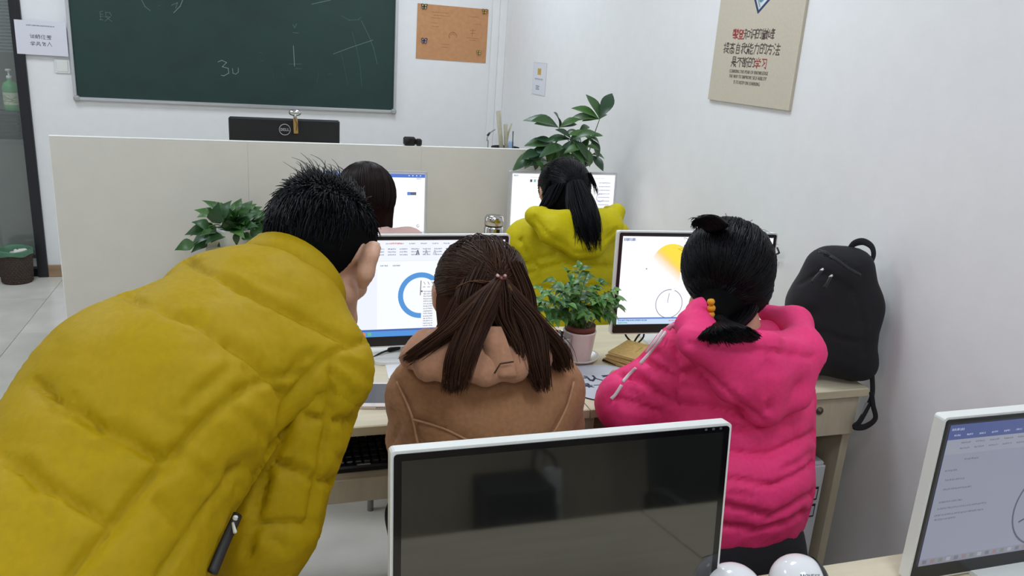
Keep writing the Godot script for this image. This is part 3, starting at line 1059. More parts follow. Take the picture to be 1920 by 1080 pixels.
func behind_glass() -> void:
	# ---- waste basket in front of the glass
	var c := V(-1.462, 0.0, 5.36)
	var t := thing("waste_basket", "brown woven waste basket lined with a green bag by the glass screen", "waste basket", c)
	var wv := mat(rgb(66, 52, 44), 0.75)
	var body := part(t, "basket", lathem([Vector2(0, 0.0), Vector2(0.08, 0.0), Vector2(0.083, 0.006), Vector2(0.094, 0.2), Vector2(0.09, 0.2), Vector2(0.079, 0.012), Vector2(0, 0.012)], at(c), 36), wv)
	var st := mb()
	for row in 15:
		var y := 0.012 + row * 0.0125
		var r := lerpf(0.083, 0.0935, y / 0.2)
		for k in 30:
			var an := TAU * (k + 0.5 * (row % 2)) / 30.0
			var bs := Basis(Vector3.UP, -an)
			box(st, c + Vector3(cos(an) * r, y, sin(an) * r), Vector3(0.006, 0.0105, 0.0135), 0.0028, bs)
	var weave := part(body, "weave", st, mottled(rgb(78, 62, 52), 0.7, 0.05, 0.3, 12.0))
	weave.set_meta("kind", "stuff")
	var bag := mat(Color(0.36, 0.54, 0.42, 0.8), 0.35)
	bag.transparency = BaseMaterial3D.TRANSPARENCY_ALPHA
	st = mb(true)
	var rings := []
	for row in 6:
		var ring := []
		for k in 48:
			var an := TAU * k / 48.0
			var wob := sin(an * 9.0 + row) * 0.0018 + sin(an * 17.0) * 0.0012
			var rr: float = [0.1005, 0.099, 0.0985, 0.096, 0.088, 0.082][row] + wob
			var yy: float = [0.178 + 0.005 * sin(an * 5.0), 0.188, 0.202, 0.212, 0.205, 0.15][row] + (0.004 * sin(an * 3.0 + 1.0) if row == 3 else 0.0)
			ring.append(c + Vector3(cos(an) * rr, yy, sin(an) * rr))
		rings.append(ring)
	for row in 5:
		for k in 48:
			var k1 := (k + 1) % 48
			var o: Vector3 = (rings[row][k] - c) * Vector3(1, 0, 1) if row < 3 else (c - rings[row][k]) * Vector3(1, 0, 1) + Vector3(0, 0.05, 0)
			quad(st, rings[row][k], rings[row][k1], rings[row + 1][k1], rings[row + 1][k], o)
	part(t, "bin_bag", st, bag)
	# crumpled paper in the basket
	var pc := c + Vector3(0.02, 0.185, 0.0)
	t = thing("crumpled_paper", "crumpled white paper lying in the woven waste basket", "paper", pc)
	st = mb()
	var g := RandomNumberGenerator.new()
	g.seed = 5
	for k in 3:
		var q := pc + Vector3(-0.02 + 0.02 * k, 0.004 * k, 0.012 - 0.01 * k)
		box(st, q, Vector3(0.052, 0.02, 0.036), 0.008, Basis.from_euler(Vector3(g.randf_range(-0.5, 0.5), g.randf_range(0, 3), g.randf_range(-0.4, 0.4))))
	part(t, "paper", st, mat(rgb(226, 222, 214), 0.8))
	# ---- shelf unit, basket and bottle beyond the glass
	var z := 6.0
	t = thing("side_cabinet", "grey cabinet standing behind the glass screen", "cabinet", V(-1.62, 0, z + 0.1))
	var cab := mottled(rgb(112, 116, 108), 0.6, 0.02, 0.06, 1.0)
	part(t, "body", slabm(-1.95, -1.40, 0.03, 0.80, z - 0.1, z + 0.35, 0.004), cab)
	part(t, "door", slabm(-1.945, -1.68, 0.06, 0.77, z - 0.116, z - 0.1, 0.003), cab)
	part(t, "door", slabm(-1.67, -1.405, 0.06, 0.77, z - 0.116, z - 0.1, 0.003), cab)
	part(t, "handle", slabm(-1.70, -1.69, 0.45, 0.57, z - 0.135, z - 0.116, 0.003), M.alu)
	part(t, "handle", slabm(-1.66, -1.65, 0.45, 0.57, z - 0.135, z - 0.116, 0.003), M.alu)
	part(t, "plinth", slabm(-1.93, -1.42, 0.0, 0.03, z - 0.08, z + 0.33), M.black_matte)
	var bq := V(-1.59, 0.80, z)
	t = thing("storage_basket", "black ribbed plastic basket behind the glass screen", "basket", bq)
	var dk := mat(rgb(18, 21, 22), 0.6)
	part(t, "tub", slabm(-1.70, -1.50, 0.80, 0.975, z - 0.075, z + 0.1, 0.01), dk)
	for k in 7: part(t, "rib", slabm(-1.703, -1.497, 0.815 + k * 0.023, 0.825 + k * 0.023, z - 0.079, z - 0.07, 0.003), dk)
	# green and white pump bottle standing on the basket
	var pb := V(-1.553, 0.975, z + 0.01)
	t = thing("pump_bottle", "green pump bottle with a white top standing on the black basket", "bottle", pb)
	var lab := img(64, 64, rgb(206, 216, 190))
	for k in 40: line(lab, Vector2(g.randf_range(0, 64), g.randf_range(10, 60)), Vector2(g.randf_range(0, 64), g.randf_range(10, 60)), 3, [rgb(120, 176, 110), rgb(236, 236, 220), rgb(214, 150, 120)][k % 3], 0.5)
	part(t, "bottle", lathem([Vector2(0, 0), Vector2(0.042, 0.0), Vector2(0.046, 0.006), Vector2(0.046, 0.035), Vector2(0.0455, 0.036), Vector2(0.0455, 0.12), Vector2(0.046, 0.121), Vector2(0.046, 0.15), Vector2(0.036, 0.178), Vector2(0.014, 0.19), Vector2(0.014, 0.205), Vector2(0, 0.205)], at(pb), 24), mat(rgb(98, 178, 112), 0.35))
	var lb := mb(true)
	for k in 24:
		var t0 := TAU * k / 24.0
		var t1 := TAU * (k + 1) / 24.0
		var d0 := Vector3(cos(t0), 0, sin(t0)) * 0.0463
		var d1 := Vector3(cos(t1), 0, sin(t1)) * 0.0463
		var q := [d0 + Vector3(0, 0.04, 0), d1 + Vector3(0, 0.04, 0), d1 + Vector3(0, 0.118, 0), d0 + Vector3(0, 0.118, 0)]
		var uv := [Vector2(k / 12.0, 1), Vector2((k + 1) / 12.0, 1), Vector2((k + 1) / 12.0, 0), Vector2(k / 12.0, 0)]
		for j in [0, 1, 2, 0, 2, 3]:
			lb.set_uv(uv[j])
			lb.add_vertex(pb + q[j])
	var lm := picture(lab, 0.4)
	lm.texture_repeat = true
	part(t, "label_wrap", lb, lm)
	part(t, "pump", lathem([Vector2(0, 0.205), Vector2(0.016, 0.205), Vector2(0.016, 0.222), Vector2(0.006, 0.224), Vector2(0.006, 0.25), Vector2(0.018, 0.252), Vector2(0.018, 0.264), Vector2(0, 0.266)], at(pb), 16), M.white)
	# ---- blind hanging behind the glass
	t = thing("venetian_blind", "grey slatted blind hanging behind the glass screen", "blind", V(-1.9, 1.33, z + 0.5))
	var bm := mat(rgb(150, 156, 152), 0.6)
	part(t, "head_rail", slabm(-2.3, -1.33, 2.42, 2.46, z + 0.48, z + 0.52, 0.003), bm)
	var slat := mesh_of(boxm(Vector3.ZERO, Vector3(0.97, 0.002, 0.024), 0.0006, Basis(Vector3.RIGHT, 0.6)))
	for k in 48:
		var o := MeshInstance3D.new()
		o.mesh = slat
		o.material_override = bm
		o.name = "slat"
		t.add_child(o, true)
		o.position = V(-1.815, 1.335 + k * 0.0225, z + 0.5) - t.position
	for xx in [-2.2, -1.45]: part(t, "cord", tubem([V(xx, 1.33, z + 0.485), V(xx, 2.42, z + 0.485)], 0.0012, -1, 5), bm)

func desk(x0: float, x1: float, z0: float, z1: float, label: String, drawer: int) -> Node3D:
	var t := thing("computer_desk", label, "desk", V((x0 + x1) / 2, 0, (z0 + z1) / 2), "pale wooden computer desks in rows")
	var a := x0 + 0.0015
	var b := x1 - 0.0015
	part(t, "top", slabm(a, b, 0.7285, 0.75, z0 + 0.003, z1, 0.002), M.wood)
	part(t, "edge_band", slabm(a, b, 0.728, 0.7495, z0, z0 + 0.003, 0.001), M.wood_edge)
	part(t, "side_panel", slabm(a + 0.002, a + 0.027, 0.0, 0.7285, z0 + 0.035, z1 - 0.02, 0.0015), M.wood_panel)
	part(t, "side_panel", slabm(b - 0.027, b - 0.002, 0.0, 0.7285, z0 + 0.035, z1 - 0.02, 0.0015), M.wood_panel)
	part(t, "back_panel", slabm(a + 0.027, b - 0.027, 0.28, 0.7285, z1 - 0.06, z1 - 0.045), M.wood_panel)
	# keyboard shelf on the left, a locked box drawer on the right
	var m := b - 0.17 if drawer > 0 else b - 0.03
	part(t, "keyboard_shelf", slabm(a + 0.032, m - 0.005, 0.612, 0.628, z0 - 0.004, z0 + 0.33, 0.001), M.wood)
	part(t, "shelf_rail", slabm(a + 0.032, m - 0.005, 0.577, 0.634, z0 - 0.018, z0 - 0.004, 0.0015), M.wood_panel)
	if drawer > 0:
		var d := part(t, "drawer", slabm(m, b - 0.018, 0.612, 0.722, z0 + 0.012, z0 + 0.028, 0.0015), M.wood_panel)
		part(d, "drawer_box", slabm(m + 0.008, b - 0.03, 0.618, 0.715, z0 + 0.028, z0 + 0.4), M.wood_panel)
		part(d, "lock", lathem([Vector2(0, 0.006), Vector2(0.0045, 0.006), Vector2(0.005, 0.004), Vector2(0.0085, 0.005), Vector2(0.0105, 0.003), Vector2(0.0105, 0.0), Vector2(0, 0)].map(func(q): return q), at(V(m + 0.03, 0.69, z0 + 0.012), Basis(Vector3(1, 0, 0), Vector3(0, 0, 1), Vector3(0, -1, 0))), 20), mat(rgb(120, 112, 98), 0.3, 0.9))
	return t
func desks() -> void:
	desk(-0.22, 0.73, 2.79, 3.37, "pale wooden desk with the pothos, against the partition", 0)
	desk(0.73, 1.54, 2.79, 3.37, "pale wooden desk with the braided-leaf plant, against the partition", 0)
	desk(-0.08, 0.73, 1.575, 2.15, "pale wooden desk with a phone and a black keyboard on its pull-out shelf", 0)
	desk(0.73, 1.54, 1.575, 2.15, "pale wooden desk holding the black backpack and the mousepad", 1)
	desk(-0.08, 0.73, 0.43, 0.936, "pale wooden desk under the switched-off black screen", 0)
	desk(0.73, 1.54, 0.43, 0.936, "pale wooden desk with the round white speakers by the right wall", 0)
	# ---- partition: boards with a white edge strip
	var t := thing("partition_screen", "long beige partition board with a white top edge in front of the teacher's desk", "partition", V(0.41, 0, 3.40))
	var n := 3
	for k in n:
		var x0 := lerpf(-0.768, 1.365, float(k) / n)
		var x1 := lerpf(-0.768, 1.365, float(k + 1) / n)
		part(t, "board", slabm(x0 + (0.004 if k == 0 else 0.0002), x1 - 0.0002, 0.0, 1.136, 3.385, 3.410), M.partition)
	part(t, "top_edge", slabm(-0.768, 1.366, 1.136, 1.1395, 3.3845, 3.4105, 0.001), M.edge)
	part(t, "end_edge", slabm(-0.7685, -0.764, 0.0, 1.136, 3.3845, 3.4105, 0.001), M.edge)
	part(t, "end_edge", slabm(1.365, 1.3685, 0.0, 1.136, 3.3845, 3.4105, 0.001), M.edge)
	# ---- teacher's desk behind it
	t = thing("teacher_desk", "teacher's desk behind the partition below the chalkboard", "desk", V(0.42, 0, 4.0))
	part(t, "top", slabm(-0.70, WX - 0.02, 0.74, 0.765, 3.6, 4.35, 0.002), M.wood)
	part(t, "side_panel", slabm(-0.69, -0.665, 0, 0.74, 3.63, 4.32), M.wood_panel)
	part(t, "side_panel", slabm(WX - 0.06, WX - 0.035, 0, 0.74, 3.63, 4.32), M.wood_panel)
	part(t, "back_panel", slabm(-0.665, WX - 0.06, 0.2, 0.74, 3.66, 3.675), M.wood_panel)

# c: middle of the front face; the screen may lean back by tilt and be turned by yaw
func monitor(called: String, label: String, c: Vector3, w: float, h: float, tilt: float, yaw: float, shell: Material, bezel: Material, ins: Array, scr: Material, foot: float, glow: float, group: String) -> Node3D:
	var right := Basis(Vector3.UP, yaw).x
	var up := (Vector3.UP * cos(tilt) + Basis(Vector3.UP, yaw) * Vector3(0, 0, -sin(tilt))).normalized()
	var n := right.cross(up).normalized()
	var bs := Basis(right, up, n)
	var t := thing(called, label, "monitor", Vector3(c.x, foot, c.z), group)
	var st := mb()
	prism(st, rounded_rect(w, h, 0.006, 3), 0.02, Transform3D(bs, c - n * 0.0215))
	prism(st, rounded_rect(w - 0.006, h - 0.006, 0.006, 3), 0.002, Transform3D(bs, c - n * 0.0235))
	part(t, "shell", st, shell)
	st = mb()
	box(st, c - n * 0.035 - up * 0.02, Vector3(w * 0.7, h * 0.62, 0.026), 0.012, bs)
	part(t, "back_housing", st, shell)
	st = mb()
	prism(st, rounded_rect(w - 0.008, h - 0.008, 0.005, 3), 0.0015, Transform3D(bs, c - n * 0.0015))
	part(t, "bezel", st, bezel)
	var sw: float = w - 2.0 * ins[0]
	var sh: float = h - ins[1] - ins[2]
	var sc: Vector3 = c + up * ((ins[2] - ins[1]) / 2.0)
	part(t, "screen", card(sc, right, up, sw, sh, 0.0006), scr)
	if glow > 0.0:
		var l := AreaLight3D.new()
		l.name = "screen_light"
		l.area_size = Vector2(sw, sh)
		l.light_energy = glow
		l.light_color = Color(0.95, 0.97, 1.0)
		l.shadow_enabled = true
		t.add_child(l, true)
		l.transform = Transform3D(bs, sc + n * 0.003 - t.position)
	# stand: a slim neck on a flat foot
	var fz := c - n * 0.05
	st = mb(false)
	box(st, Vector3(fz.x, (foot + c.y) / 2.0 + 0.003, fz.z - 0.015), Vector3(0.07, c.y - foot - 0.008, 0.014), 0.005, Basis(Vector3.UP, yaw))
	part(t, "neck", st, shell)
	st = mb()
	var fb := Basis(Basis(Vector3.UP, yaw).x, Vector3.FORWARD.rotated(Vector3.UP, yaw), Vector3.UP)
	prism(st, rounded_rect(0.23, 0.18, 0.02, 4), 0.008, Transform3D(fb, Vector3(fz.x, foot + 0.0005, fz.z + 0.012)))
	part(t, "foot", st, shell)
	return t

func ui_ribbon(i: Image, y: float, bar: Color, back: Color) -> void:
	var w := i.get_width()
	rect(i, 0, y, w, 16, bar)
	rect(i, 0, y + 16, w, 62, back)
func monitors() -> void:
	var scr := Color(0.97, 0.985, 1.0)
	# ---- 1: word processor with a blue ring and a menu
	var i := img(960, 512, scr)
	rect(i, 0, 0, 960, 108, Color(0.94, 0.955, 0.985))
	for k in 9: dashes(i, 120 + k * 62, 14, 34, 6, rgb(140, 150, 175), k)
	dashes(i, 330, 12, 60, 8, rgb(226, 120, 90), 77)
	for r in 3:
		for k in 14: dashes(i, 70 + k * 62, 42 + r * 15, 42, 6, rgb(120, 132, 160), r * 30 + k)
	for k in 3:
		var a := Vector2(468 + k * 46, 76)
		var cc: Color = [rgb(52, 56, 70), rgb(150, 155, 170), rgb(175, 180, 192)][k]
		poly_line(i, [a, a + Vector2(8, -24), a + Vector2(16, 0)], 4, cc)
		line(i, a + Vector2(3, -8), a + Vector2(13, -8), 3, cc)
	rect(i, 0, 108, 960, 1, rgb(200, 206, 220))
	for k in 5: dashes(i, 80 + k * 66, 128, 40, 7, rgb(120, 130, 155), 300 + k)
	rect(i, 0, 150, 262, 322, Color(0.925, 0.945, 0.985))
	arc(i, Vector2(497, 294), 110, 90, 380, 27, rgb(62, 142, 214))
	line(i, Vector2(497, 216), Vector2(494, 292), 4, rgb(60, 66, 84))
	rect(i, 500, 214, 76, 44, rgb(250, 251, 253))
	for k in 3: line(i, Vector2(512 + k * 22, 222), Vector2(520 + k * 22, 236), 3, [rgb(150, 156, 170), rgb(120, 128, 148), rgb(50, 56, 70)][k])
	for k in 3: dashes(i, 508 + k * 24, 246, 16, 5, rgb(130, 138, 156), 340 + k)
	rect(i, 500, 262, 76, 208, rgb(246, 248, 252))
	for k in 15: dashes(i, 512, 270 + k * 13.4, 52, 6, rgb(140, 148, 168), 400 + k)
	rect(i, 498, 268, 8, 8, rgb(40, 46, 60))
	rect(i, 0, 472, 960, 10, rgb(38, 84, 168))
	rect(i, 0, 482, 960, 30, rgb(52, 138, 214))
	for k in 5: rect(i, 92 + k * 30, 487, 20, 18, [rgb(240, 196, 90), rgb(230, 230, 240), rgb(120, 190, 240), rgb(230, 110, 80), rgb(90, 180, 110)][k])
	var tl := pz(957, 440, 1.975)
	var w := 0.496
	var h := 0.3
	monitor("all_in_one_computer", "white-edged black-bezelled screen showing a blue ring drawing, between the bending man and brown coat", Vector3(tl.x - w / 2, tl.y - h / 2 + 0.001, tl.z + 0.01), w, h, 0.07, 0.0, M.white, M.black, [0.014, 0.014, 0.03], display(i, 0.98), 0.75, 0.05, "all-in-one computers")
	# ---- 2: yellow sector and a drawn clock
	i = img(960, 512, Color(0.99, 0.99, 1.0))
	dashes(i, 8, 10, 70, 16, rgb(60, 90, 150), 5)
	for y in range(20, 310):
		for x in range(170, 460):
			var d := Vector2(x - 312, y - 165)
			if d.length() > 124: continue
			if d.x > 62 and d.y > 40: continue
			var g := clampf(((d.x * 0.62 - d.y * 0.78) / 124.0 + 0.42) / 0.85, 0.0, 1.0)
			i.set_pixel(x, y, Color(1.0, 0.99, 0.98).lerp(rgb(255, 205, 160), clampf(g * 1.6, 0, 1)).lerp(rgb(252, 220, 10), clampf(g * 1.9 - 0.75, 0, 1)))
	line(i, Vector2(158, 186), Vector2(162, 186), 5, rgb(60, 60, 80))
	arc(i, Vector2(322, 392), 84, -70, 260, 3.5, rgb(96, 100, 130))
	arc(i, Vector2(322, 392), 84, 260, 275, 3.5, rgb(96, 100, 130))
	line(i, Vector2(318, 330), Vector2(312, 380), 3, rgb(110, 112, 140))
	line(i, Vector2(312, 380), Vector2(316, 386), 3, rgb(200, 160, 150))
	rect(i, 0, 472, 960, 9, rgb(80, 120, 190))
	rect(i, 0, 481, 960, 31, rgb(190, 214, 240))
	dashes(i, 10, 484, 180, 8, rgb(60, 110, 180), 8)
	dashes(i, 330, 488, 180, 8, rgb(200, 140, 150), 9)
	dashes(i, 10, 498, 60, 8, rgb(80, 170, 170), 10)
	var a1 := pz(1160, 433, 1.955)
	w = 0.492
	var yw := -0.075
	var rt := Basis(Vector3.UP, yw).x
	monitor("all_in_one_computer", "white-edged black-bezelled screen showing a yellow sector, facing the pink jacket", a1 + rt * w / 2 + Vector3(0, -0.149, 0.01), w, 0.298, 0.07, yw, M.white, M.black, [0.014, 0.014, 0.03], display(i, 1.0), 0.75, 0.05, "all-in-one computers")
	# ---- 3: blank page with a blue title bar
	i = img(960, 512, Color(0.99, 0.99, 1.0))
	rect(i, 0, 0, 960, 28, rgb(52, 104, 200))
	for k in 4: rect(i, 820 + k * 32, 8, 10, 8, rgb(220, 232, 250))
	dashes(i, 890, 32, 40, 8, rgb(60, 110, 200), 3)
	rect(i, 812, 146, 76, 24, rgb(70, 80, 110))
	arc(i, Vector2(826, 158), 8, 0, 360, 12, rgb(70, 130, 210))
	rect(i, 0, 472, 960, 40, rgb(206, 216, 236))
	dashes(i, 900, 478, 46, 14, rgb(60, 60, 80), 12)
	arc(i, Vector2(908, 425), 10, 0, 300, 3, rgb(90, 90, 110))
	var t3 := pz(802, 322, 3.2)
	w = 0.49
	monitor("all_in_one_computer", "silver-edged screen with a blue title bar, beside the dark bobbed head", Vector3(t3.x - w / 2, t3.y - 0.149, t3.z + 0.008), w, 0.298, 0.05, 0.0, M.silver, M.silver, [0.011, 0.011, 0.03], display(i, 1.0), 0.75, 0.05, "all-in-one computers")
	# ---- 4: page with a row of small icons
	i = img(960, 512, Color(0.99, 0.99, 1.0))
	dashes(i, 12, 10, 40, 12, rgb(60, 90, 160), 3)
	dashes(i, 160, 26, 700, 5, rgb(190, 196, 210), 17)
	for k in 6: rect(i, 160 + k * 34, 48, 20, 22, [rgb(40, 50, 80), rgb(120, 180, 190), rgb(220, 140, 100), rgb(150, 160, 190), rgb(240, 180, 90), rgb(230, 120, 90)][k])
	for k in 9: dashes(i, 810, 64 + k * 32, 110, 7, rgb(120, 130, 170), 50 + k)
	arc(i, Vector2(830, 200), 34, 30, 300, 4, rgb(130, 130, 200))
	rect(i, 0, 472, 960, 12, rgb(70, 96, 190))
	rect(i, 0, 484, 960, 28, rgb(190, 196, 226))
	dashes(i, 10, 488, 120, 14, rgb(200, 80, 80), 2)
	var t4 := pz(957, 320, 3.2)
	monitor("all_in_one_computer", "silver-edged screen with a row of tiny icons, facing the ponytail in the hooded yellow coat", Vector3(t4.x + 0.248, t4.y - 0.149, t4.z + 0.008), 0.496, 0.298, 0.05, 0.0, M.silver, M.silver, [0.011, 0.011, 0.03], display(i, 1.0), 0.75, 0.05, "all-in-one computers")
	# ---- 5: switched off, glossy black
	var off := mat(rgb(26, 26, 25), 0.06, 0.0, 0.75)
	off.clearcoat_enabled = true
	off.clearcoat = 1.0
	off.clearcoat_roughness = 0.05
	var t5 := monitor("all_in_one_computer", "switched-off glossy black screen in a white case, behind the brown coat", V(0.392, 1.058 - 0.149, 0.893 - 0.0155), 0.494, 0.3, 0.104, 0.0, M.white, mat(rgb(13, 12, 16), 0.12), [0.014, 0.013, 0.03], off, 0.75, 0.0, "all-in-one computers")
	var st := mb()
	var up5 := Vector3(0, cos(0.104), -sin(0.104))
	var tc := V(0.607, 1.0525, 0.8915)
	for k in 3: box(st, tc + Vector3(-0.012 + 0.012 * k, 0, 0.001), Vector3(0.004, 0.003, 0.0004), 0.0, Basis(Vector3.RIGHT, up5, Vector3.RIGHT.cross(up5)))
	part(t5, "camera_dots", st, mat(rgb(74, 72, 82), 0.4))
	# ---- 6: dim screen with a drawn clock face, by the right wall
	i = img(960, 512, rgb(150, 155, 176))
	rect(i, 0, 0, 960, 52, rgb(66, 84, 150))
	for k in 12: dashes(i, 24 + k * 52, 34, 26, 6, rgb(180, 190, 220), 600 + k)
	dashes(i, 10, 12, 50, 8, rgb(190, 198, 226), 61)
	rect(i, 0, 52, 960, 52, rgb(160, 164, 182))
	for r in 2:
		for k in 10: dashes(i, 60 + k * 60, 62 + r * 20, 40, 5, rgb(110, 114, 134), 640 + r * 20 + k)
	for q in [[90, 122, 60], [20, 158, 50], [30, 192, 80], [30, 226, 120], [26, 272, 100], [26, 296, 210], [20, 320, 210], [24, 336, 90]]: dashes(i, q[0], q[1], q[2], 6, rgb(108, 112, 134), q[0] + q[1])
	arc(i, Vector2(520, 344), 150, 0, 360, 7, rgb(74, 76, 100))
	line(i, Vector2(520, 344), Vector2(408, 394), 6, rgb(60, 62, 84))
	rect(i, 0, 486, 960, 26, rgb(140, 142, 160))
	for k in 26: rect(i, 14 + k * 34, 491, 18, 14, [rgb(110, 112, 126), rgb(150, 120, 126), rgb(120, 130, 120), rgb(170, 170, 180)][k % 4])
	var t6 := pz(1775, 785, 0.86)
	monitor("all_in_one_computer", "white-cased screen showing a drawn clock face, by the right wall", Vector3(t6.x + 0.247, t6.y - 0.149, t6.z), 0.494, 0.298, 0.01, 0.0, M.white, M.black, [0.013, 0.013, 0.03], display(i, 0.66), 0.75, 0.02, "all-in-one computers")
	# ---- teacher's monitor, seen from behind
	var a := pz(428, 218, 4.2)
	var b := pz(637, 226, 4.2)
	var c := (a + b) / 2
	var wd := b.x - a.x
	var t := thing("teacher_monitor", "black monitor with a round maker's badge, seen from behind below the chalkboard", "monitor", Vector3(c.x, 0.765, c.z))
	st = mb()
	var tb := Basis(Vector3.RIGHT, 0.05) * Basis(Vector3.UP, 0.0)
	box(st, c + Vector3(0, -0.165, -0.012), Vector3(wd, 0.33, 0.024), 0.008, tb)
	part(t, "shell", st, M.black_matte)
	st = mb()
	box(st, c + Vector3(0, -0.215, 0.006), Vector3(wd * 0.6, 0.15, 0.03), 0.014, tb)
	part(t, "back_housing", st, M.black_matte)
	part(t, "screen", card(c + Vector3(0, -0.165, -0.0245), Vector3.LEFT, Vector3.UP, wd - 0.02, 0.3, 0.0005), off)
	part(t, "neck", boxm(Vector3(c.x, 0.88, c.z), Vector3(0.06, 0.2, 0.03), 0.004), M.black_matte)
	part(t, "foot", lathem([Vector2(0, 0.0), Vector2(0.11, 0.0), Vector2(0.11, 0.008), Vector2(0.03, 0.014), Vector2(0, 0.014)], at(Vector3(c.x, 0.765, c.z)), 28), M.black_matte)
	var lc := pz(534, 243, 4.2 - 0.032)
	var gr := mat(rgb(196, 198, 204), 0.3, 0.4)
	var ring := mb(true)
	var rp := []
	for k in 29: rp.append(lc + Vector3(cos(TAU * k / 28.0), sin(TAU * k / 28.0), 0) * 0.0265)
	tube(ring, PackedVector3Array(rp), 0.0014, -1, 6)
	var badge := part(t, "badge", ring, gr)
	words("DELL", 0.0135, gr, lc, Vector3.RIGHT, Vector3.UP, badge, "badge_lettering", true, 0.0015)

func desk_things() -> void:
	var D := 0.7502
	# ---- keyboard on the pull-out shelf
	var t := thing("keyboard", "black keyboard on the pull-out shelf beside the bending man's sleeve", "keyboard", V(0.2, 0.628, 1.665))
	part(t, "case", slabm(-0.02, 0.42, 0.6282, 0.644, 1.595, 1.735, 0.004), mat(rgb(22, 22, 25), 0.5))
	var km := mesh_of(boxm(Vector3.ZERO, Vector3(0.0155, 0.009, 0.0155), 0.002))
	var kmat := mat(rgb(27, 27, 31), 0.35)
	for r in 6:
		for k in 22:
			if (k == 15 or k == 19) and true: continue
			var o := MeshInstance3D.new()
			o.mesh = km
			o.material_override = kmat
			o.name = "key"
			t.add_child(o, true)
			o.position = V(-0.004 + k * 0.0193, 0.647 + 0.0012 * r, 1.612 + r * 0.0215) - t.position
	part(t, "status_label", slabm(0.185, 0.215, 0.6442, 0.6446, 1.599, 1.604), mat(rgb(200, 200, 205), 0.5))
	# ---- phone
	var pc := (ph(690, 778, 0.754) + ph(728, 768, 0.754)) / 2
	var fwd := (ph(695, 715, 0.754) - ph(690, 778, 0.754)).normalized()
	fwd.y = 0
	fwd = fwd.normalized()
	var rx := fwd.cross(Vector3.UP).normalized()
	var mid := ph(729, 766, 0.752) - rx * 0.034 + fwd * 0.069
	var pb := Basis(rx, Vector3.UP, -fwd)
	t = thing("mobile_phone", "white phone with a dark screen lying on the desk by the yellow sleeve", "phone", Vector3(mid.x, D, mid.z))
	var st := mb()
	prism(st, rounded_rect(0.067, 0.138, 0.009, 5), 0.0072, Transform3D(Basis(rx, fwd, Vector3.UP), Vector3(mid.x, D + 0.0003, mid.z)))
	part(t, "case", st, mat(rgb(226, 214, 208), 0.3, 0.1))
	var sc := card(Vector3(mid.x, D + 0.0076, mid.z) + fwd * 0.002, rx, fwd, 0.061, 0.107, 0.0003)
	part(t, "screen", sc, mat(rgb(44, 48, 54), 0.08))
	st = mb(true)
	lathe(st, [Vector2(0, 0.0079), Vector2(0.0042, 0.0078), Vector2(0.0052, 0.0075)], at(Vector3(mid.x, D, mid.z) - fwd * 0.0605), 20)
	part(t, "home_button", st, mat(rgb(214, 208, 204), 0.3))
	for k in 6: part(t, "speaker_hole", lathem([Vector2(0, 0), Vector2(0.0012, 0.0), Vector2(0.0012, 0.0006), Vector2(0, 0.0006)], at(Vector3(mid.x, D + 0.004, mid.z) - fwd * 0.0688 + rx * (0.006 + k * 0.0036), Basis(rx, -fwd, Vector3.UP)), 8), M.black)
	# ---- mousepad with lettering
	var mp := img(512, 560, rgb(196, 200, 208))
	han(mp, "认真", 150, 176, 92, 16, 15, rgb(44, 44, 62), 1.25)
	han(mp, "是一种态度", 90, 292, 66, 8, 11, rgb(44, 44, 62), 1.1)
	for k in 512:
		if k % 4 == 0: rect(mp, k, 380, 2, 3, rgb(186, 190, 200))
	var pm := V(0.825, D, 1.722)
	t = thing("mousepad", "grey rounded mousepad with bold dark lettering between the two seated students", "mousepad", pm)
	st = mb()
	var poly := PackedVector2Array()
	for k in 40:
		var an := TAU * k / 40.0
		var e := Vector2(signf(cos(an)) * pow(absf(cos(an)), 0.72), signf(sin(an)) * pow(absf(sin(an)), 0.72))
		poly.append(Vector2(e.x * 0.105, e.y * 0.112))
	prism(st, poly, 0.0026, Transform3D(Basis(Vector3.RIGHT, Vector3.FORWARD, Vector3.UP), pm))
	part(t, "base", st, mat(rgb(52, 54, 58), 0.9))
	st = mb()
	for k in 40:
		var a := poly[k] * 0.992
		var b := poly[(k + 1) % 40] * 0.992
		for q in [Vector2.ZERO, b, a]:
			st.set_uv(Vector2(0.5 + q.x / 0.21, 0.5 - q.y / 0.224))
			st.add_vertex(pm + Vector3(q.x, 0.003, -q.y))
	part(t, "printed_top", st, picture(mp, 0.75))
	# ---- kraft envelopes and a dark pen case beside the pink sleeve
	var ev := mottled(rgb(206, 170, 98), 0.8, 0.03, 0.12, 8.0)
	var labels := ["ochre kraft booklet lying lowest beside the pink sleeve", "ochre kraft booklet in the middle of the small pile by the pink sleeve", "ochre kraft booklet with faint writing, topmost of the pile by the pink sleeve"]
	for k in 3:
		var c := V(0.982 + 0.008 * k, D + 0.002 + 0.0105 * k, 1.812 + 0.006 * k)
		t = thing("kraft_booklet", labels[k], "booklet", c - Vector3(0, 0.005, 0), "kraft booklets by the pink sleeve")
		var bs := Basis(Vector3.UP, 0.52 + 0.09 * k)
		part(t, "pages", boxm(c + Vector3(0, 0.0035, 0), Vector3(0.126, 0.006, 0.176), 0.001, bs), mat(rgb(226, 204, 150), 0.85))
		part(t, "cover", boxm(c + Vector3(0, 0.0075, 0), Vector3(0.13, 0.0016, 0.18), 0.0004, bs), ev)
		part(t, "cover", boxm(c - Vector3(0, 0.0008, 0), Vector3(0.13, 0.0016, 0.18), 0.0004, bs), ev)
		if k == 2:
			for r in 3: part(t, "handwriting", boxm(c + bs * Vector3(0.01, 0.0085, -0.03 + r * 0.02), Vector3(0.05 - 0.012 * r, 0.0003, 0.0012), 0.0, bs * Basis(Vector3.UP, 0.05)), mat(rgb(150, 116, 60), 0.8))
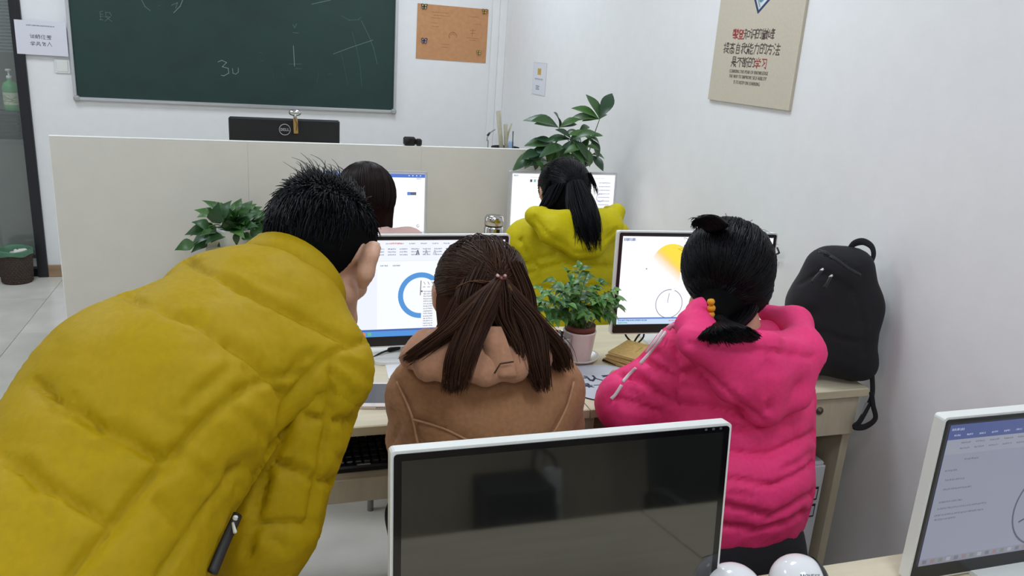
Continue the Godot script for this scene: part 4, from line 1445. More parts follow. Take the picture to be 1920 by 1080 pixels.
	var c5 := ph(1148, 682, D) + Vector3(0, 0.004, 0)
	t = thing("pen_case", "small dark pen case sticking out under the kraft booklets", "pen case", c5 - Vector3(0, 0.004, 0))
	part(t, "case", boxm(c5, Vector3(0.018, 0.007, 0.06), 0.003, Basis(Vector3.UP, 0.6)), M.black_matte)
	# ---- steel mug
	var m := V(0.752, D, 1.872)
	t = thing("steel_mug", "shiny steel mug on the desk beside the flowerpot", "mug", m)
	part(t, "cup", lathem([Vector2(0, 0.002), Vector2(0.033, 0.0), Vector2(0.036, 0.004), Vector2(0.036, 0.078), Vector2(0.0375, 0.08), Vector2(0.035, 0.081), Vector2(0.034, 0.078), Vector2(0.034, 0.006), Vector2(0, 0.006)], at(m), 32), M.chrome)
	part(t, "handle", tubem(curve([m + Vector3(0.034, 0.065, 0.01), m + Vector3(0.062, 0.06, 0.022), m + Vector3(0.062, 0.028, 0.022), m + Vector3(0.034, 0.02, 0.01)], 6), 0.0035, -1, 8), M.chrome)
	# ---- thermos on the far desk
	var th := V(0.888, D, 3.02)
	t = thing("thermos_flask", "steel thermos flask with a dark band on the desk between the far screens", "thermos", th)
	part(t, "body", lathem([Vector2(0, 0), Vector2(0.036, 0.0), Vector2(0.039, 0.004), Vector2(0.039, 0.115), Vector2(0.036, 0.122), Vector2(0, 0.122)], at(th), 32), M.steel)
	part(t, "band", lathem([Vector2(0.0, 0.122), Vector2(0.0365, 0.122), Vector2(0.0365, 0.128), Vector2(0, 0.128)], at(th), 32), M.black)
	part(t, "lid", lathem([Vector2(0, 0.128), Vector2(0.0385, 0.128), Vector2(0.0385, 0.155), Vector2(0.034, 0.164), Vector2(0, 0.166)], at(th), 32), M.steel)
	part(t, "logo_plate", boxm(th + Vector3(0.008, 0.1, 0.0385), Vector3(0.014, 0.03, 0.003), 0.001), M.black)
	# ---- cable grommet and cables behind the yellow-sector screen
	var gc := V(1.022, D, 1.955)
	t = thing("cable_grommet", "round grey cable cap set in the desk below the yellow-sector screen", "grommet", gc)
	part(t, "rim", lathem([Vector2(0, 0), Vector2(0.03, 0.0), Vector2(0.03, 0.002), Vector2(0.026, 0.004), Vector2(0, 0.004)], at(gc), 28), mat(rgb(196, 190, 176), 0.5))
	part(t, "mouth", lathem([Vector2(0, 0.0042), Vector2(0.015, 0.0042), Vector2(0.015, 0.0048), Vector2(0, 0.005)], at(gc), 20), M.black_matte)
	var loops := [[gc + Vector3(0.004, 0.004, 0), gc + Vector3(-0.03, 0.04, -0.005), gc + Vector3(-0.01, 0.074, -0.01), gc + Vector3(0.05, 0.072, -0.03), gc + Vector3(0.12, 0.078, -0.05)], [gc + Vector3(-0.004, 0.004, 0), gc + Vector3(0.005, 0.03, 0.004), gc + Vector3(0.03, 0.055, -0.004), gc + Vector3(0.034, 0.07, -0.02), gc + Vector3(0.1, 0.074, -0.05)], [gc + Vector3(0.0, 0.004, 0.004), gc + Vector3(0.028, 0.03, 0.0), gc + Vector3(0.03, 0.068, -0.014), gc + Vector3(0.09, 0.07, -0.05)]]
	var cl := ["black power cable looping out of the desk cap, widest loop", "black video cable rising from the desk cap behind the widest loop", "thin black cable standing straightest out of the desk cap"]
	for k in 3:
		t = thing("cable", cl[k], "cable", loops[k][0], "cables under the yellow-sector screen")
		part(t, "lead", tubem(curve(loops[k], 6), 0.0028, -1, 7), M.cable)
	# cables under the blue-ring screen
	var cc := ph(730, 668, D)
	for k in 2:
		t = thing("cable", ["black cable with a plug lump lying below the blue-ring screen", "thin black cable crossing below the blue-ring screen"][k], "cable", cc, "cables under the blue-ring screen")
		var pts := [cc + Vector3(-0.06, 0.003, 0.03), cc + Vector3(-0.02, 0.012, 0.0), cc + Vector3(0.03, 0.014, -0.03), cc + Vector3(0.07, 0.02, -0.09)] if k == 0 else [cc + Vector3(-0.07, 0.0025, 0.0), cc + Vector3(-0.02, 0.006, 0.012), cc + Vector3(0.03, 0.0025, -0.02), cc + Vector3(0.09, 0.01, -0.09)]
		part(t, "lead", tubem(curve(pts, 6), 0.0026, -1, 7), M.cable)
		if k == 0: part(t, "plug", boxm(cc + Vector3(0.015, 0.013, -0.02), Vector3(0.04, 0.012, 0.014), 0.004, Basis(Vector3.UP, 0.5)), M.black_matte)
	# ---- white quarto tray under the blue-ring screen
	var wt := ph(740, 695, D)
	t = thing("paper_stack", "white sheet lying on the desk in front of the blue-ring screen", "paper", wt)
	part(t, "sheet", boxm(wt + Vector3(0.055, 0.001, -0.01), Vector3(0.15, 0.002, 0.13), 0.0004, Basis(Vector3.UP, -0.06)), mat(rgb(232, 232, 232), 0.6))
	# ---- black bent rod behind the yellow-sector screen: an arm of glasses hung on the edge
	var r0 := pw(1441, 485, 1.597)
	t = thing("wall_hook", "thin black bent hook fixed to the right wall behind the yellow-sector screen", "hook", r0)
	part(t, "rod", tubem([r0, pw(1461, 474, 1.58), pw(1457, 464, 1.578)], 0.0032, -1, 6), M.black)
	part(t, "base_plate", lathem([Vector2(0, 0), Vector2(0.012, 0), Vector2(0.011, 0.003), Vector2(0, 0.004)], at(r0 + Vector3(0.003, 0, 0), Basis(Vector3(0, 1, 0), Vector3(-1, 0, 0), Vector3(0, 0, 1))), 16), M.black)
	# ---- black clip camera on the partition
	var wc := V(0.612, 1.1395, 3.4)
	t = thing("desk_camera", "small black two-piece camera sitting on top of the partition", "camera", wc)
	part(t, "body", boxm(wc + Vector3(-0.01, 0.019, 0), Vector3(0.052, 0.037, 0.03), 0.007), M.black)
	part(t, "lens", lathem([Vector2(0, 0.002), Vector2(0.008, 0.002), Vector2(0.011, 0.0), Vector2(0.012, -0.006)].map(func(q): return q), at(wc + Vector3(-0.022, 0.022, 0.016), Basis(Vector3(1, 0, 0), Vector3(0, 0, 1), Vector3(0, -1, 0))), 20), M.black_matte)
	part(t, "side_block", boxm(wc + Vector3(0.03, 0.0155, 0.002), Vector3(0.026, 0.03, 0.026), 0.006), M.black)
	# ---- paper rolls and sticks standing on the teacher's desk
	var hz := 4.2
	var hp := V(1.275, 0.765, hz)
	t = thing("brush_holder", "dark holder on the teacher's desk with rolls standing in it", "holder", hp)
	part(t, "cup", lathem([Vector2(0, 0), Vector2(0.075, 0.0), Vector2(0.078, 0.005), Vector2(0.078, 0.286), Vector2(0.074, 0.286), Vector2(0.073, 0.008), Vector2(0, 0.008)], at(hp), 28), M.black_matte)
	var roll := mottled(rgb(196, 190, 166), 0.8, 0.03, 0.15, 8.0)
	var sticks := [["tall cream paper roll standing in the dark holder", 934, 208, 940, 276, 0.0125], ["shorter cream paper roll standing in the dark holder", 948, 233, 949, 277, 0.011], ["thin dark stick standing upright in the dark holder", 962, 246, 961, 279, 0.0025], ["short twig-like roll leaning out of the dark holder", 959, 232, 953, 250, 0.005]]
	for q in sticks:
		var a := pz(q[1], q[2], hz)
		var b := pz(q[3], q[4], hz)
		var low := b + (b - a).normalized() * 0.1
		low = Vector3(clampf(low.x, hp.x - 0.055, hp.x + 0.055), 0.79, hp.z)
		t = thing("paper_roll", q[0], "roll", low, "rolls standing in the dark holder")
		part(t, "roll", tubem([a, b, low], q[5], q[5] * 0.9, 12), M.black if q[5] < 0.003 else roll)
	t = thing("blue_bottle", "pale blue bottle standing among the paper rolls on the teacher's desk", "bottle", V(1.315, 0.773, hz + 0.03))
	part(t, "bottle", lathem([Vector2(0, 0), Vector2(0.014, 0), Vector2(0.015, 0.003), Vector2(0.015, 0.3), Vector2(0.008, 0.312), Vector2(0, 0.312)], at(V(1.315, 0.773, hz + 0.03)), 18), mat(rgb(160, 184, 214), 0.3))
	var wq := pz(918, 270, 5.2)
	t = thing("wall_cable", "thin grey cable with a black joint curling out of the wall corner", "cable", pz(915, 292, 5.2))
	part(t, "lead", tubem(curve([pz(928, 243, 5.38), pz(917, 251, 5.25), pz(913, 262, 5.2), pz(913, 292, 5.2), V(1.39, 0.0, 5.2)], 6), 0.004, -1, 7), mat(rgb(150, 150, 140), 0.6))
	part(t, "joint", tubem([pz(914.5, 254, 5.215), pz(918, 249.5, 5.24)], 0.008, 0.007, 8), M.black)
	backpack()
	# ---- computer tower under the desk
	var cx := 1.435
	t = thing("computer_tower", "white computer tower under the desk behind the pink jacket", "computer", V(cx, 0, 1.83))
	part(t, "case", slabm(cx - 0.082, cx + 0.065, 0.012, 0.50, 1.64, 2.04, 0.006), mat(rgb(214, 214, 218), 0.35))
	var front := part(t, "front_panel", slabm(cx - 0.080, cx + 0.063, 0.02, 0.492, 1.632, 1.64, 0.003), mat(rgb(220, 220, 224), 0.3))
	part(front, "drive_slot", slabm(cx - 0.065, cx + 0.05, 0.33, 0.372, 1.629, 1.632, 0.001), M.black)
	part(front, "drive_slot", slabm(cx - 0.065, cx + 0.05, 0.385, 0.427, 1.629, 1.632, 0.001), M.black)
	part(front, "drive_tray", slabm(cx - 0.06, cx + 0.045, 0.336, 0.366, 1.627, 1.629, 0.001), mat(rgb(204, 204, 208), 0.3))
	part(front, "drive_tray", slabm(cx - 0.06, cx + 0.045, 0.391, 0.421, 1.627, 1.629, 0.001), mat(rgb(204, 204, 208), 0.3))
	for k in 4: part(front, "port", slabm(cx + 0.02, cx + 0.032, 0.16 + k * 0.032, 0.176 + k * 0.032, 1.629, 1.632), M.black)
	part(front, "emblem", boxm(V(cx + 0.03, 0.1, 1.631), Vector3(0.012, 0.05, 0.002), 0.0, Basis(Vector3.BACK, -0.35)), M.black)
	for sx in [-0.07, 0.05]:
		for szz in [1.67, 2.0]: part(t, "foot", slabm(cx + sx - 0.012, cx + sx + 0.012, 0.0, 0.012, szz - 0.012, szz + 0.012, 0.002), M.rubber)
	# ---- round white desk speakers
	for q in [[0.657, 0.852, 0.2, "round white speaker with a dark face, beside the switched-off screen"], [0.772, 0.85, -0.5, "round white speaker with a dark stripe, closer to the right wall"]]:
		var sp := V(q[0], D, q[1])
		t = thing("desk_speaker", q[3], "speaker", sp, "round white speakers on the near desk")
		var prof := []
		for k in 17:
			var an := -PI / 2 + PI * k / 16.0
			prof.append(Vector2(cos(an) * 0.045, 0.047 + sin(an) * 0.0425))
		prof[0] = Vector2(0, 0.0045); prof[16] = Vector2(0, 0.0895)
		part(t, "shell", lathem(prof, at(sp), 36), mat(rgb(236, 234, 234), 0.12))
		part(t, "foot_ring", lathem([Vector2(0, 0), Vector2(0.022, 0), Vector2(0.024, 0.008), Vector2(0, 0.01)], at(sp), 24), M.rubber)
		# dark face: a cap of the same ball, a little proud
		var dir := Vector3(0.25, -0.2, 0.95).normalized()
		if q[2] < 0: dir = Vector3(0.97, 0.1, 0.2).normalized()
		var cap := []
		for k in 9:
			var an := 0.95 - 0.95 * k / 8.0
			cap.append(Vector2(sin(an) * 0.0452, cos(an) * 0.0452))
		cap[8] = Vector2(0, 0.0452)
		part(t, "grille", lathem(cap, at(sp + Vector3(0, 0.047, 0), along(dir)), 32), M.black)
		var wn := Vector3(-0.15, 0.75, 0.64).normalized()
		var wr := Vector3.UP.cross(wn).normalized()
		words("MOVEST", 0.006, mat(rgb(120, 120, 126), 0.5), sp + Vector3(0, 0.047, 0) + wn * 0.0437, wr, wn.cross(wr), t, "lettering", false, 0.0006)

func backpack() -> void:
	var cloth := mottled(rgb(19, 18, 24), 0.8, 0.06, 0.25, 30.0, 0.0, 51)
	cloth.rim_enabled = true
	cloth.rim = 0.1
	var c := V(1.468, 0.752, 1.672)
	var t := thing("backpack", "black backpack standing on the desk against the right wall", "backpack", c)
	# outline in the photograph, on a plane that faces the lens a little turned
	var fr := Vector3(0.90, 0, 0.43).normalized()    # along its width, far left to near right
	var nn := fr.cross(Vector3.UP).normalized() * -1.0
	nn = Vector3(-0.43, 0.0, 0.90).normalized()
	var P := func(u: float, v: float, d: float) -> Vector3: return c + fr * u + Vector3(0.0 - 0.02 * v, v, -0.05 * v) + nn * d
	var bones := []
	for s in [-1.0, 1.0]:
		bones.append([P.call(0.05 * s, 0.082, 0.0), P.call(0.052 * s, 0.2, 0.0), 0.074, 0.07, nn, 1.15])
		bones.append([P.call(0.052 * s, 0.2, 0.0), P.call(0.03 * s, 0.3, 0.0), 0.068, 0.06, nn, 1.15])
		bones.append([P.call(0.05 * s, 0.068, 0.03), P.call(0.05 * s, 0.14, 0.035), 0.06, 0.045, nn, 1.2])
		bones.append([P.call(0.09 * s, 0.045, 0.0), P.call(0.09 * s, 0.045, 0.02), 0.035, 0.035])
	bones.append([P.call(0.0, 0.072, 0.0), P.call(0.0, 0.285, 0.0), 0.06, 0.065])
	var lines := stitch([[1500, 533, 1530, 514, 1580, 530, 1600, 550], [1477, 590, 1530, 618, 1590, 640, 1640, 640], [1560, 478, 1618, 516], [1536, 505, 1600, 540, 1618, 600, 1622, 660]])
	var nz := FastNoiseLite.new()
	nz.seed = 2
	nz.frequency = 9.0
	var mv := func(p: Vector3, n: Vector3) -> float:
		var d := seam_dist(p, lines) if n.dot(Vector3(0, H, 0) - p) > 0 else 9.0
		return -0.004 * exp(-pow(d / 0.005, 2.0)) + 0.003 * nz.get_noise_3d(p.x, p.y * 0.6, p.z)
	var body := part(t, "body", skin([nets(bones, 0.008, 0.03)], mv), cloth)
	var lea := mat(rgb(20, 19, 22), 0.4)
	# top flap strip, carrying loop, zip pulls, strap
	part(t, "zip_flap", tubem(curve([pz(1545, 478, 1.63), pz(1560, 482, 1.61), pz(1590, 503, 1.59), pz(1614, 516, 1.58)], 5), 0.006, 0.004, 8, 0.5), lea)
	part(t, "flap_end", tubem(curve([pz(1537, 471, 1.64), pz(1548, 474, 1.62), pz(1560, 484, 1.615)], 4), 0.007, 0.005, 8, 0.6), lea)
	part(t, "carry_loop", tubem(curve([pz(1590, 474, 1.68), pz(1600, 458, 1.68), pz(1618, 453, 1.67), pz(1634, 462, 1.66), pz(1638, 478, 1.655), pz(1632, 494, 1.66)], 6), 0.0095, -1, 8, 0.32), cloth)
	for q in [[1541, 506, 1522, 530, 1.60], [1558, 518, 1546, 540, 1.595]]:
		var z: float = q[4]
		part(t, "zip_slider", boxm(pz(q[0], q[1], z), Vector3(0.012, 0.007, 0.006), 0.002, Basis(Vector3.BACK, 0.6)), M.steel)
		part(t, "zip_pull", tubem(curve([pz(q[0], q[1] + 2, z - 0.004), pz((q[0] + q[2]) / 2.0, (q[1] + q[3]) / 2.0, z - 0.008), pz(q[2], q[3], z - 0.008)], 4), 0.0035, 0.0065, 8, 0.5), lea)
	part(t, "eyelet", tubem([pz(1487, 590, 1.66), pz(1492, 596, 1.655), pz(1488, 600, 1.655)], 0.0025, -1, 6), M.steel)
	part(t, "strap_label", boxm(pz(1622, 768, 1.572), Vector3(0.02, 0.04, 0.002), 0.0005, Basis(Vector3.UP, 0.3) * Basis(Vector3.BACK, -0.25)), mat(rgb(150, 146, 148), 0.7))
	part(t, "shoulder_strap", tubem(curve([pz(1634, 690, 1.60), pz(1636, 735, 1.585), pz(1628, 760, 1.575), pz(1612, 790, 1.565), pz(1602, 800, 1.565), pz(1622, 800, 1.56), pz(1641, 785, 1.56), pz(1637, 760, 1.57), pz(1634, 735, 1.58)], 6), 0.0085, -1, 8, 0.5), cloth)

const UPV := Vector3.UP
func frame(f: Vector3, up := Vector3.UP) -> Basis:
	var z := -f.normalized()
	var x := up.cross(z).normalized()
	return Basis(x, z.cross(x), z)
var skin_m: StandardMaterial3D
var wrinkle := FastNoiseLite.new()
var pucker := FastNoiseLite.new()
func hair_mat(c: Color, rough := 0.38) -> StandardMaterial3D:
	var m := mat(Color.WHITE, rough + 0.06, 0.0, 0.28)
	m.vertex_color_use_as_albedo = true
	return m
func cap_mat() -> StandardMaterial3D:
	var m := mat(Color.WHITE, 0.85, 0.0, 0.15)
	m.vertex_color_use_as_albedo = true
	return m
func padded(c: Color, sd: int) -> StandardMaterial3D:
	var m := mottled(c, 0.6, 0.035, 0.07, 9.0, 0.0, sd)
	m.metallic_specular = 0.3
	m.normal_enabled = true
	var n := noise_tex(0.02, [Color.BLACK, Color.WHITE], 512, 3, 1.0, sd + 3)
	n.color_ramp = null
	n.as_normal_map = true
	n.bump_strength = 5.0
	m.normal_texture = n
	m.normal_scale = 0.14
	m.rim_enabled = true
	m.rim = 0.05
	m.rim_tint = 0.9
	return m
# folds: deep at the stitching, puffed between, finely creased
func quilt(lines: Array, depth: float, width: float, puff: float, crease: float, folds := []):
	return func(p: Vector3, n: Vector3) -> float:
		var d := 9.0
		var fd := 9.0
		if n.dot(Vector3(0, H, 0) - p) > -0.05:
			d = seam_dist(p, lines)
			if folds: fd = seam_dist(p, folds)
		var fe := fd / 0.007
		var fold := -0.0042 * exp(-fe * fe) + 0.0016 * exp(-pow((fd - 0.014) / 0.008, 2.0))
		var e := d / width
		var near := exp(-d / (puff * 2.2))
		return fold - depth * exp(-e * e) - depth * 0.9 * exp(-d / puff) + crease * (0.6 + 1.1 * near) * wrinkle.get_noise_3d(p.x, p.y, p.z) + crease * 0.9 * near * pucker.get_noise_3d(p.x, p.y, p.z)

func people() -> void:
	wrinkle.seed = 9
	pucker.seed = 4
	pucker.frequency = 24.0
	pucker.fractal_octaves = 2
	wrinkle.frequency = 8.0
	wrinkle.fractal_octaves = 3
	skin_m = mottled(rgb(214, 166, 138), 0.5, 0.05, 0.06, 12.0, 0.0, 71)
	skin_m.subsurf_scatter_enabled = true
	skin_m.subsurf_scatter_strength = 0.12
	bending_man()
	brown_coat()
	pink_jacket()
	yellow_coat()
	bob_hair()

# ---------------------------------------------------------------- the man who leans over
func bending_man() -> void:
	var SR := V(0.078, 1.075, 1.125)
	var SL := V(-0.09, 1.132, 1.285)
	var T := V(-0.015, 1.118, 1.19)
	var W := V(-0.125, 1.075, 1.02)
	var P := V(-0.245, 0.925, 0.845)
	var E := V(-0.335, 0.865, 0.71)
	var d := (T - P).normalized()
	var l := (SR - SL).normalized()
	var n := d.cross(l).normalized()
	if n.y < 0: n = -n
	l = n.cross(d).normalized()
	if l.x < 0: l = -l
	var C := V(0.09, 1.196, 1.325)
	var hb := frame(Vector3(0.47, -0.50, -0.73), Vector3(-0.06, 1, 0))
	var root := thing("person", "person in a mustard puffer jacket bending over towards the blue-ring screen", "person", V(-0.27, 0, 0.75))
	# body under the clothes, with head, ears and hands of finer grain
	var ER := V(-0.006, 0.875, 1.05)
	var WR := V(-0.085, 0.66, 1.0)
	var EL := V(-0.06, 0.93, 1.45)
	var WL := V(0.045, 0.795, 1.61)
	var kR := V(-0.22, 0.5, 0.78)
	var kL := V(-0.40, 0.5, 0.86)
	var aR := V(-0.22, 0.09, 0.68)
	var aL := V(-0.42, 0.09, 0.76)
	var hR := P + l * 0.09 - n * 0.06 - d * 0.08
	var hL := P - l * 0.09 - n * 0.06 - d * 0.08
	var neck0 := T + V(0.03, 0.03, 0.02)
	var core := [[T - n * 0.01, W - l * 0.02 - n * 0.02, 0.095, 0.095, n, 1.3], [W - l * 0.02 - n * 0.02, P - n * 0.02, 0.095, 0.11, n, 1.2], [SL - n * 0.012, SR - n * 0.012, 0.045, 0.045], [neck0, C + hb * Vector3(0, -0.06, 0.025), 0.055, 0.05], [C, C + hb * Vector3(0, 0.02, 0.01), 0.05, 0.06],
		[SR, ER, 0.05, 0.04], [ER, WR, 0.04, 0.028], [SL, EL, 0.05, 0.04], [EL, WL, 0.04, 0.028], [hR, kR, 0.08, 0.055], [kR, aR, 0.055, 0.035], [hL, kL, 0.08, 0.055], [kL, aL, 0.055, 0.035], [aR, aR + V(0.03, -0.04, 0.1), 0.035, 0.03], [aL, aL + V(0.03, -0.04, 0.1), 0.035, 0.03]]
	var hd := head_bones(C, hb) + ear_bones(C - hb.y * 0.006 + hb.z * 0.01, hb, 1.14) + [[neck0, C + hb * Vector3(0, -0.06, 0.025), 0.058, 0.052]]
	part(root, "body", skin([nets(core, 0.014, 0.03), nets(hd, 0.0045, 0.02), nets(hand_bones(WR, V(0.0, -1, 0.1), Vector3(-0.8, 0, -0.4), 1.0), 0.0045, 0.006), nets(hand_bones(WL, V(0.5, -0.35, 0.8), Vector3(0, 1, 0.2), -1.0, 0.3), 0.0045, 0.006)]), skin_m)
	# jacket
	var yel := padded(rgb(182, 150, 2), 41)
	var torso := [
		[SL, SR, 0.074, 0.078], [T - l * 0.008, W - l * 0.022, 0.146, 0.152, n, 1.17], [W - l * 0.022, P - l * 0.018, 0.152, 0.168, n, 1.2], [P - l * 0.018, E - l * 0.01, 0.168, 0.185, n, 1.2],
		[T + n * 0.005, T + (C - T).normalized() * 0.05, 0.092, 0.066]]
	var sleeve_r := [[SR + V(-0.01, 0.005, 0.005), ER, 0.083, 0.07], [ER, WR, 0.07, 0.05]]
	var sleeve_l := [[SL, EL, 0.076, 0.066], [EL, WL, 0.066, 0.05]]
	var lines := stitch([
		[350, 487, 430, 520, 515, 565, 600, 608, 660, 640],
		[240, 548, 310, 575, 380, 605, 440, 642, 500, 690, 547, 745],
		[60, 712, 110, 758, 183, 800, 250, 835, 312, 868],
		[0, 857, 40, 880, 80, 908, 150, 945, 220, 985],
		[513, 707, 470, 724, 422, 757, 365, 812, 312, 868, 260, 925, 214, 988, 134, 1080],
		[460, 880, 400, 945, 350, 1015, 305, 1080],
		[703, 634, 650, 648, 600, 680, 560, 735, 545, 765, 520, 830, 500, 880, 480, 950, 465, 1040],
		[530, 705, 580, 697], [628, 670, 622, 760, 614, 830, 600, 900, 585, 985],
		[575, 780, 622, 792, 660, 790, 690, 800], [515, 868, 560, 885, 600, 905, 640, 905], [476, 985, 530, 985, 590, 985],
	])
	var folds := stitch([[440, 632, 480, 662, 512, 700], [470, 690, 500, 712], [556, 688, 575, 672, 592, 664], [608, 690, 640, 712, 662, 742], [640, 676, 672, 690, 694, 712], [600, 750, 630, 778], [640, 796, 672, 812, 688, 838],
		[516, 872, 545, 892], [640, 860, 655, 880], [130, 742, 160, 780, 186, 800], [36, 862, 70, 884, 96, 912], [60, 905, 84, 960], [230, 800, 290, 852, 322, 880], [330, 845, 380, 880, 400, 905], [300, 940, 340, 985], [440, 765, 480, 800, 500, 820],
		[470, 860, 490, 900, 480, 950], [505, 1010, 540, 1030], [420, 520, 470, 545, 500, 560], [300, 560, 340, 582, 372, 592], [350, 760, 380, 730, 430, 690], [440, 880, 455, 915]], 30)
	var mv = quilt(lines, 0.008, 0.0048, 0.026, 0.004, folds)
	var jm := skin([nets(torso, 0.0085, 0.05), nets(sleeve_r, 0.0085, 0.03), nets(sleeve_l, 0.0085, 0.03)], mv)
	var jacket := part(root, "puffer_jacket", jm, yel)
	# stand-up collar with a dark lining
	var ca := (C - T).normalized()
	var cc := T + ca * 0.108 + hb * Vector3(-0.004, 0.0, 0.016)
	collar(jacket, cc, ca, hb.x, 0.082, 0.080, 0.052, 0.012, yel, yel)
	# pocket zip with a white slider
	var z0 := surf(jm, 446, 965, 0.01)
	var z1 := surf(jm, 398, 1074, 0.012)
	var zip := part(jacket, "zip", tubem(curve([z0, z0.lerp(z1, 0.5) + af * -0.004, z1], 5), 0.0065, -1, 8, 0.5), mat(rgb(30, 28, 28), 0.5))
	part(zip, "zip_slider", boxm(z0.lerp(z1, 0.06) - af * 0.006, Vector3(0.006, 0.011, 0.004), 0.0015, Basis(Vector3.BACK, -0.3)), M.white)
	part(zip, "zip_pull", tubem([z0.lerp(z1, 0.12) - af * 0.008, z0.lerp(z1, 0.28) - af * 0.009 + ar * 0.008], 0.0018, 0.0024, 8), M.white)
	# hair: cap and short upright tufts
	var hc := Color(0.0045, 0.0045, 0.0055)
	var hair := Strands.new()
	var hcap := []
	var Q := func(x: float, y: float, z: float) -> Vector3: return C + hb * Vector3(x, y, z)
	hcap.append([Q.call(0, 0.038, 0.026), Q.call(0, 0.045, -0.018), 0.088, 0.084, hb.x, 1.06])
	hcap.append([Q.call(0, -0.005, 0.05), Q.call(0, -0.045, 0.05), 0.062, 0.046])
	part(root, "hair", skin([nets(hcap, 0.006, 0.02)], null, 1, func(_p, _n): return hc), cap_mat())
	var hcen: Vector3 = Q.call(0, 0.04, 0.012)
	for i in 9000:
		var v := Vector3(rng.randfn(), rng.randfn(), rng.randfn()).normalized()
		var lim := -0.72 if v.z > 0.5 else (0.12 if v.z > -0.35 else 0.35)
		if v.y < lim: continue
		var p: Vector3 = hcen + hb * (v * Vector3(0.082, 0.092, 0.106))
		var top := smoothstep(0.35, 0.85, v.y)
		var low := smoothstep(-0.2, -0.7, v.y)
		p -= hb * Vector3(v.x * 0.02 * low, 0, v.z * 0.022 * low)
		# combed down the back and the sides, brushed up and forward on the crown
		var sweep := (Vector3(0, -1.0, 0.1) - v * (Vector3(0, -1.0, 0.1).dot(v))).lerp(Vector3(-0.45, 0.3, -0.55), top)
		var out := v * lerpf(0.4, 0.55, top) + Vector3(rng.randfn(), rng.randfn(), rng.randfn()) * 0.2
		var ln := lerpf(0.026, 0.038, top) * rng.randf_range(0.6, 1.15) * (0.5 if v.z < 0.5 and v.y < 0.3 else 1.0)
		var q := PackedVector3Array()
		for k in 5:
			var t := k / 4.0
			q.append(p + hb * ((out * 0.75 * t + sweep * t * t * 0.85 - v * t * t * 0.2) * ln))
		hair.add(q, 0.0013, 0.0004, shade(hc, 0.45))
	for i in 60:       # long wisps standing off the crown
		var v := Vector3(rng.randf_range(-0.5, 0.35), 0.9, rng.randf_range(-0.6, 0.3)).normalized()
		var p: Vector3 = hcen + hb * (v * Vector3(0.088, 0.096, 0.11))
		var w := Vector3(-0.6 + rng.randfn() * 0.3, 0.35, -0.2 + rng.randfn() * 0.3)
		lock(hair, [p, p + hb * (v * 0.012 + w * 0.006), p + hb * (v * 0.02 + w * 0.022), p + hb * (v * 0.02 + w * 0.05)], [0.001, 0.001, 0.002, 0.002], 1, 0.0009, hc, 0.2, 0.004)
	part(root.get_node("hair"), "tufts", hair.mesh(), hair_mat(hc))
	# trousers and shoes
	var tr := mat(rgb(28, 28, 34), 0.85)
	part(root, "trousers", skin([nets([[P - n * 0.03, E - n * 0.02, 0.13, 0.13, n, 1.1], [hR - V(0.03, 0.0, 0.04), kR, 0.1, 0.075], [kR, aR + V(0, 0.03, 0), 0.075, 0.06], [hL - V(0.03, 0, 0.04), kL, 0.1, 0.075], [kL, aL + V(0, 0.03, 0), 0.075, 0.06]], 0.016, 0.04)]), tr)
	shoes(root, [aR, aL], V(0.3, 0, 1))
func shoes(root: Node3D, ankles: Array, fwd: Vector3) -> void:
	var f := fwd.normalized()
	for a in ankles:
		var b := [[Vector3(a.x, 0.05, a.z) - f * 0.035, Vector3(a.x, 0.042, a.z) + f * 0.08, 0.042, 0.04], [Vector3(a.x, 0.042, a.z) + f * 0.08, Vector3(a.x, 0.034, a.z) + f * 0.15, 0.04, 0.03], [Vector3(a.x, 0.055, a.z), Vector3(a.x, 0.1, a.z), 0.042, 0.042]]
		var s := part(root, "shoe", skin([nets(b, 0.009, 0.02)], func(p: Vector3, _n): return 0.0), mat(rgb(30, 30, 32), 0.6))
		var st := mb()
		prism(st, rounded_rect(0.078, 0.25, 0.036, 4), 0.012, Transform3D(Basis(f.cross(UPV).normalized(), f, UPV), Vector3(a.x, 0.0005, a.z) + f * 0.057))
		part(s, "sole", st, mat(rgb(200, 200, 196), 0.8))
func collar(jacket: Node3D, c: Vector3, axis: Vector3, side: Vector3, rx: float, rz: float, h: float, thick: float, m: Material, lining: Material) -> void:
	var y := axis.normalized()
	var x := (side - y * side.dot(y)).normalized()
	var z := x.cross(y)
	for layer in 2:
		var st := mb(true)
		var n := 40
		var prof := []
		if layer == 0: prof = [[0.0, -0.5], [thick * 0.8, -0.45], [thick, 0.0], [thick * 0.8, 0.42], [thick * 0.3, 0.5], [0.0, 0.44], [0.0, -0.5]]
		else: prof = [[-0.001, -0.5], [-0.001, 0.45], [-0.003, 0.44], [-0.003, -0.5], [-0.001, -0.5]]
		for k in n:
			for i in prof.size() - 1:
				var q := []
				for u in [[k, i], [k + 1, i], [k + 1, i + 1], [k, i + 1]]:
					var an: float = TAU * u[0] / n
					var pr: Array = prof[u[1]]
					q.append(c + x * cos(an) * (rx + pr[0]) + z * sin(an) * (rz + pr[0]) + y * h * pr[1])
				var mid := TAU * (k + 0.5) / n
				var o := (x * cos(mid) + z * sin(mid))
				var a: Array = prof[i]
				var b: Array = prof[i + 1]
				var nr: Vector3 = o * ((b[1] - a[1]) * h) - y * (b[0] - a[0])
				quad(st, q[0], q[1], q[2], q[3], nr)
		part(jacket, "collar" if layer == 0 else "collar_lining", st, m if layer == 0 else lining)

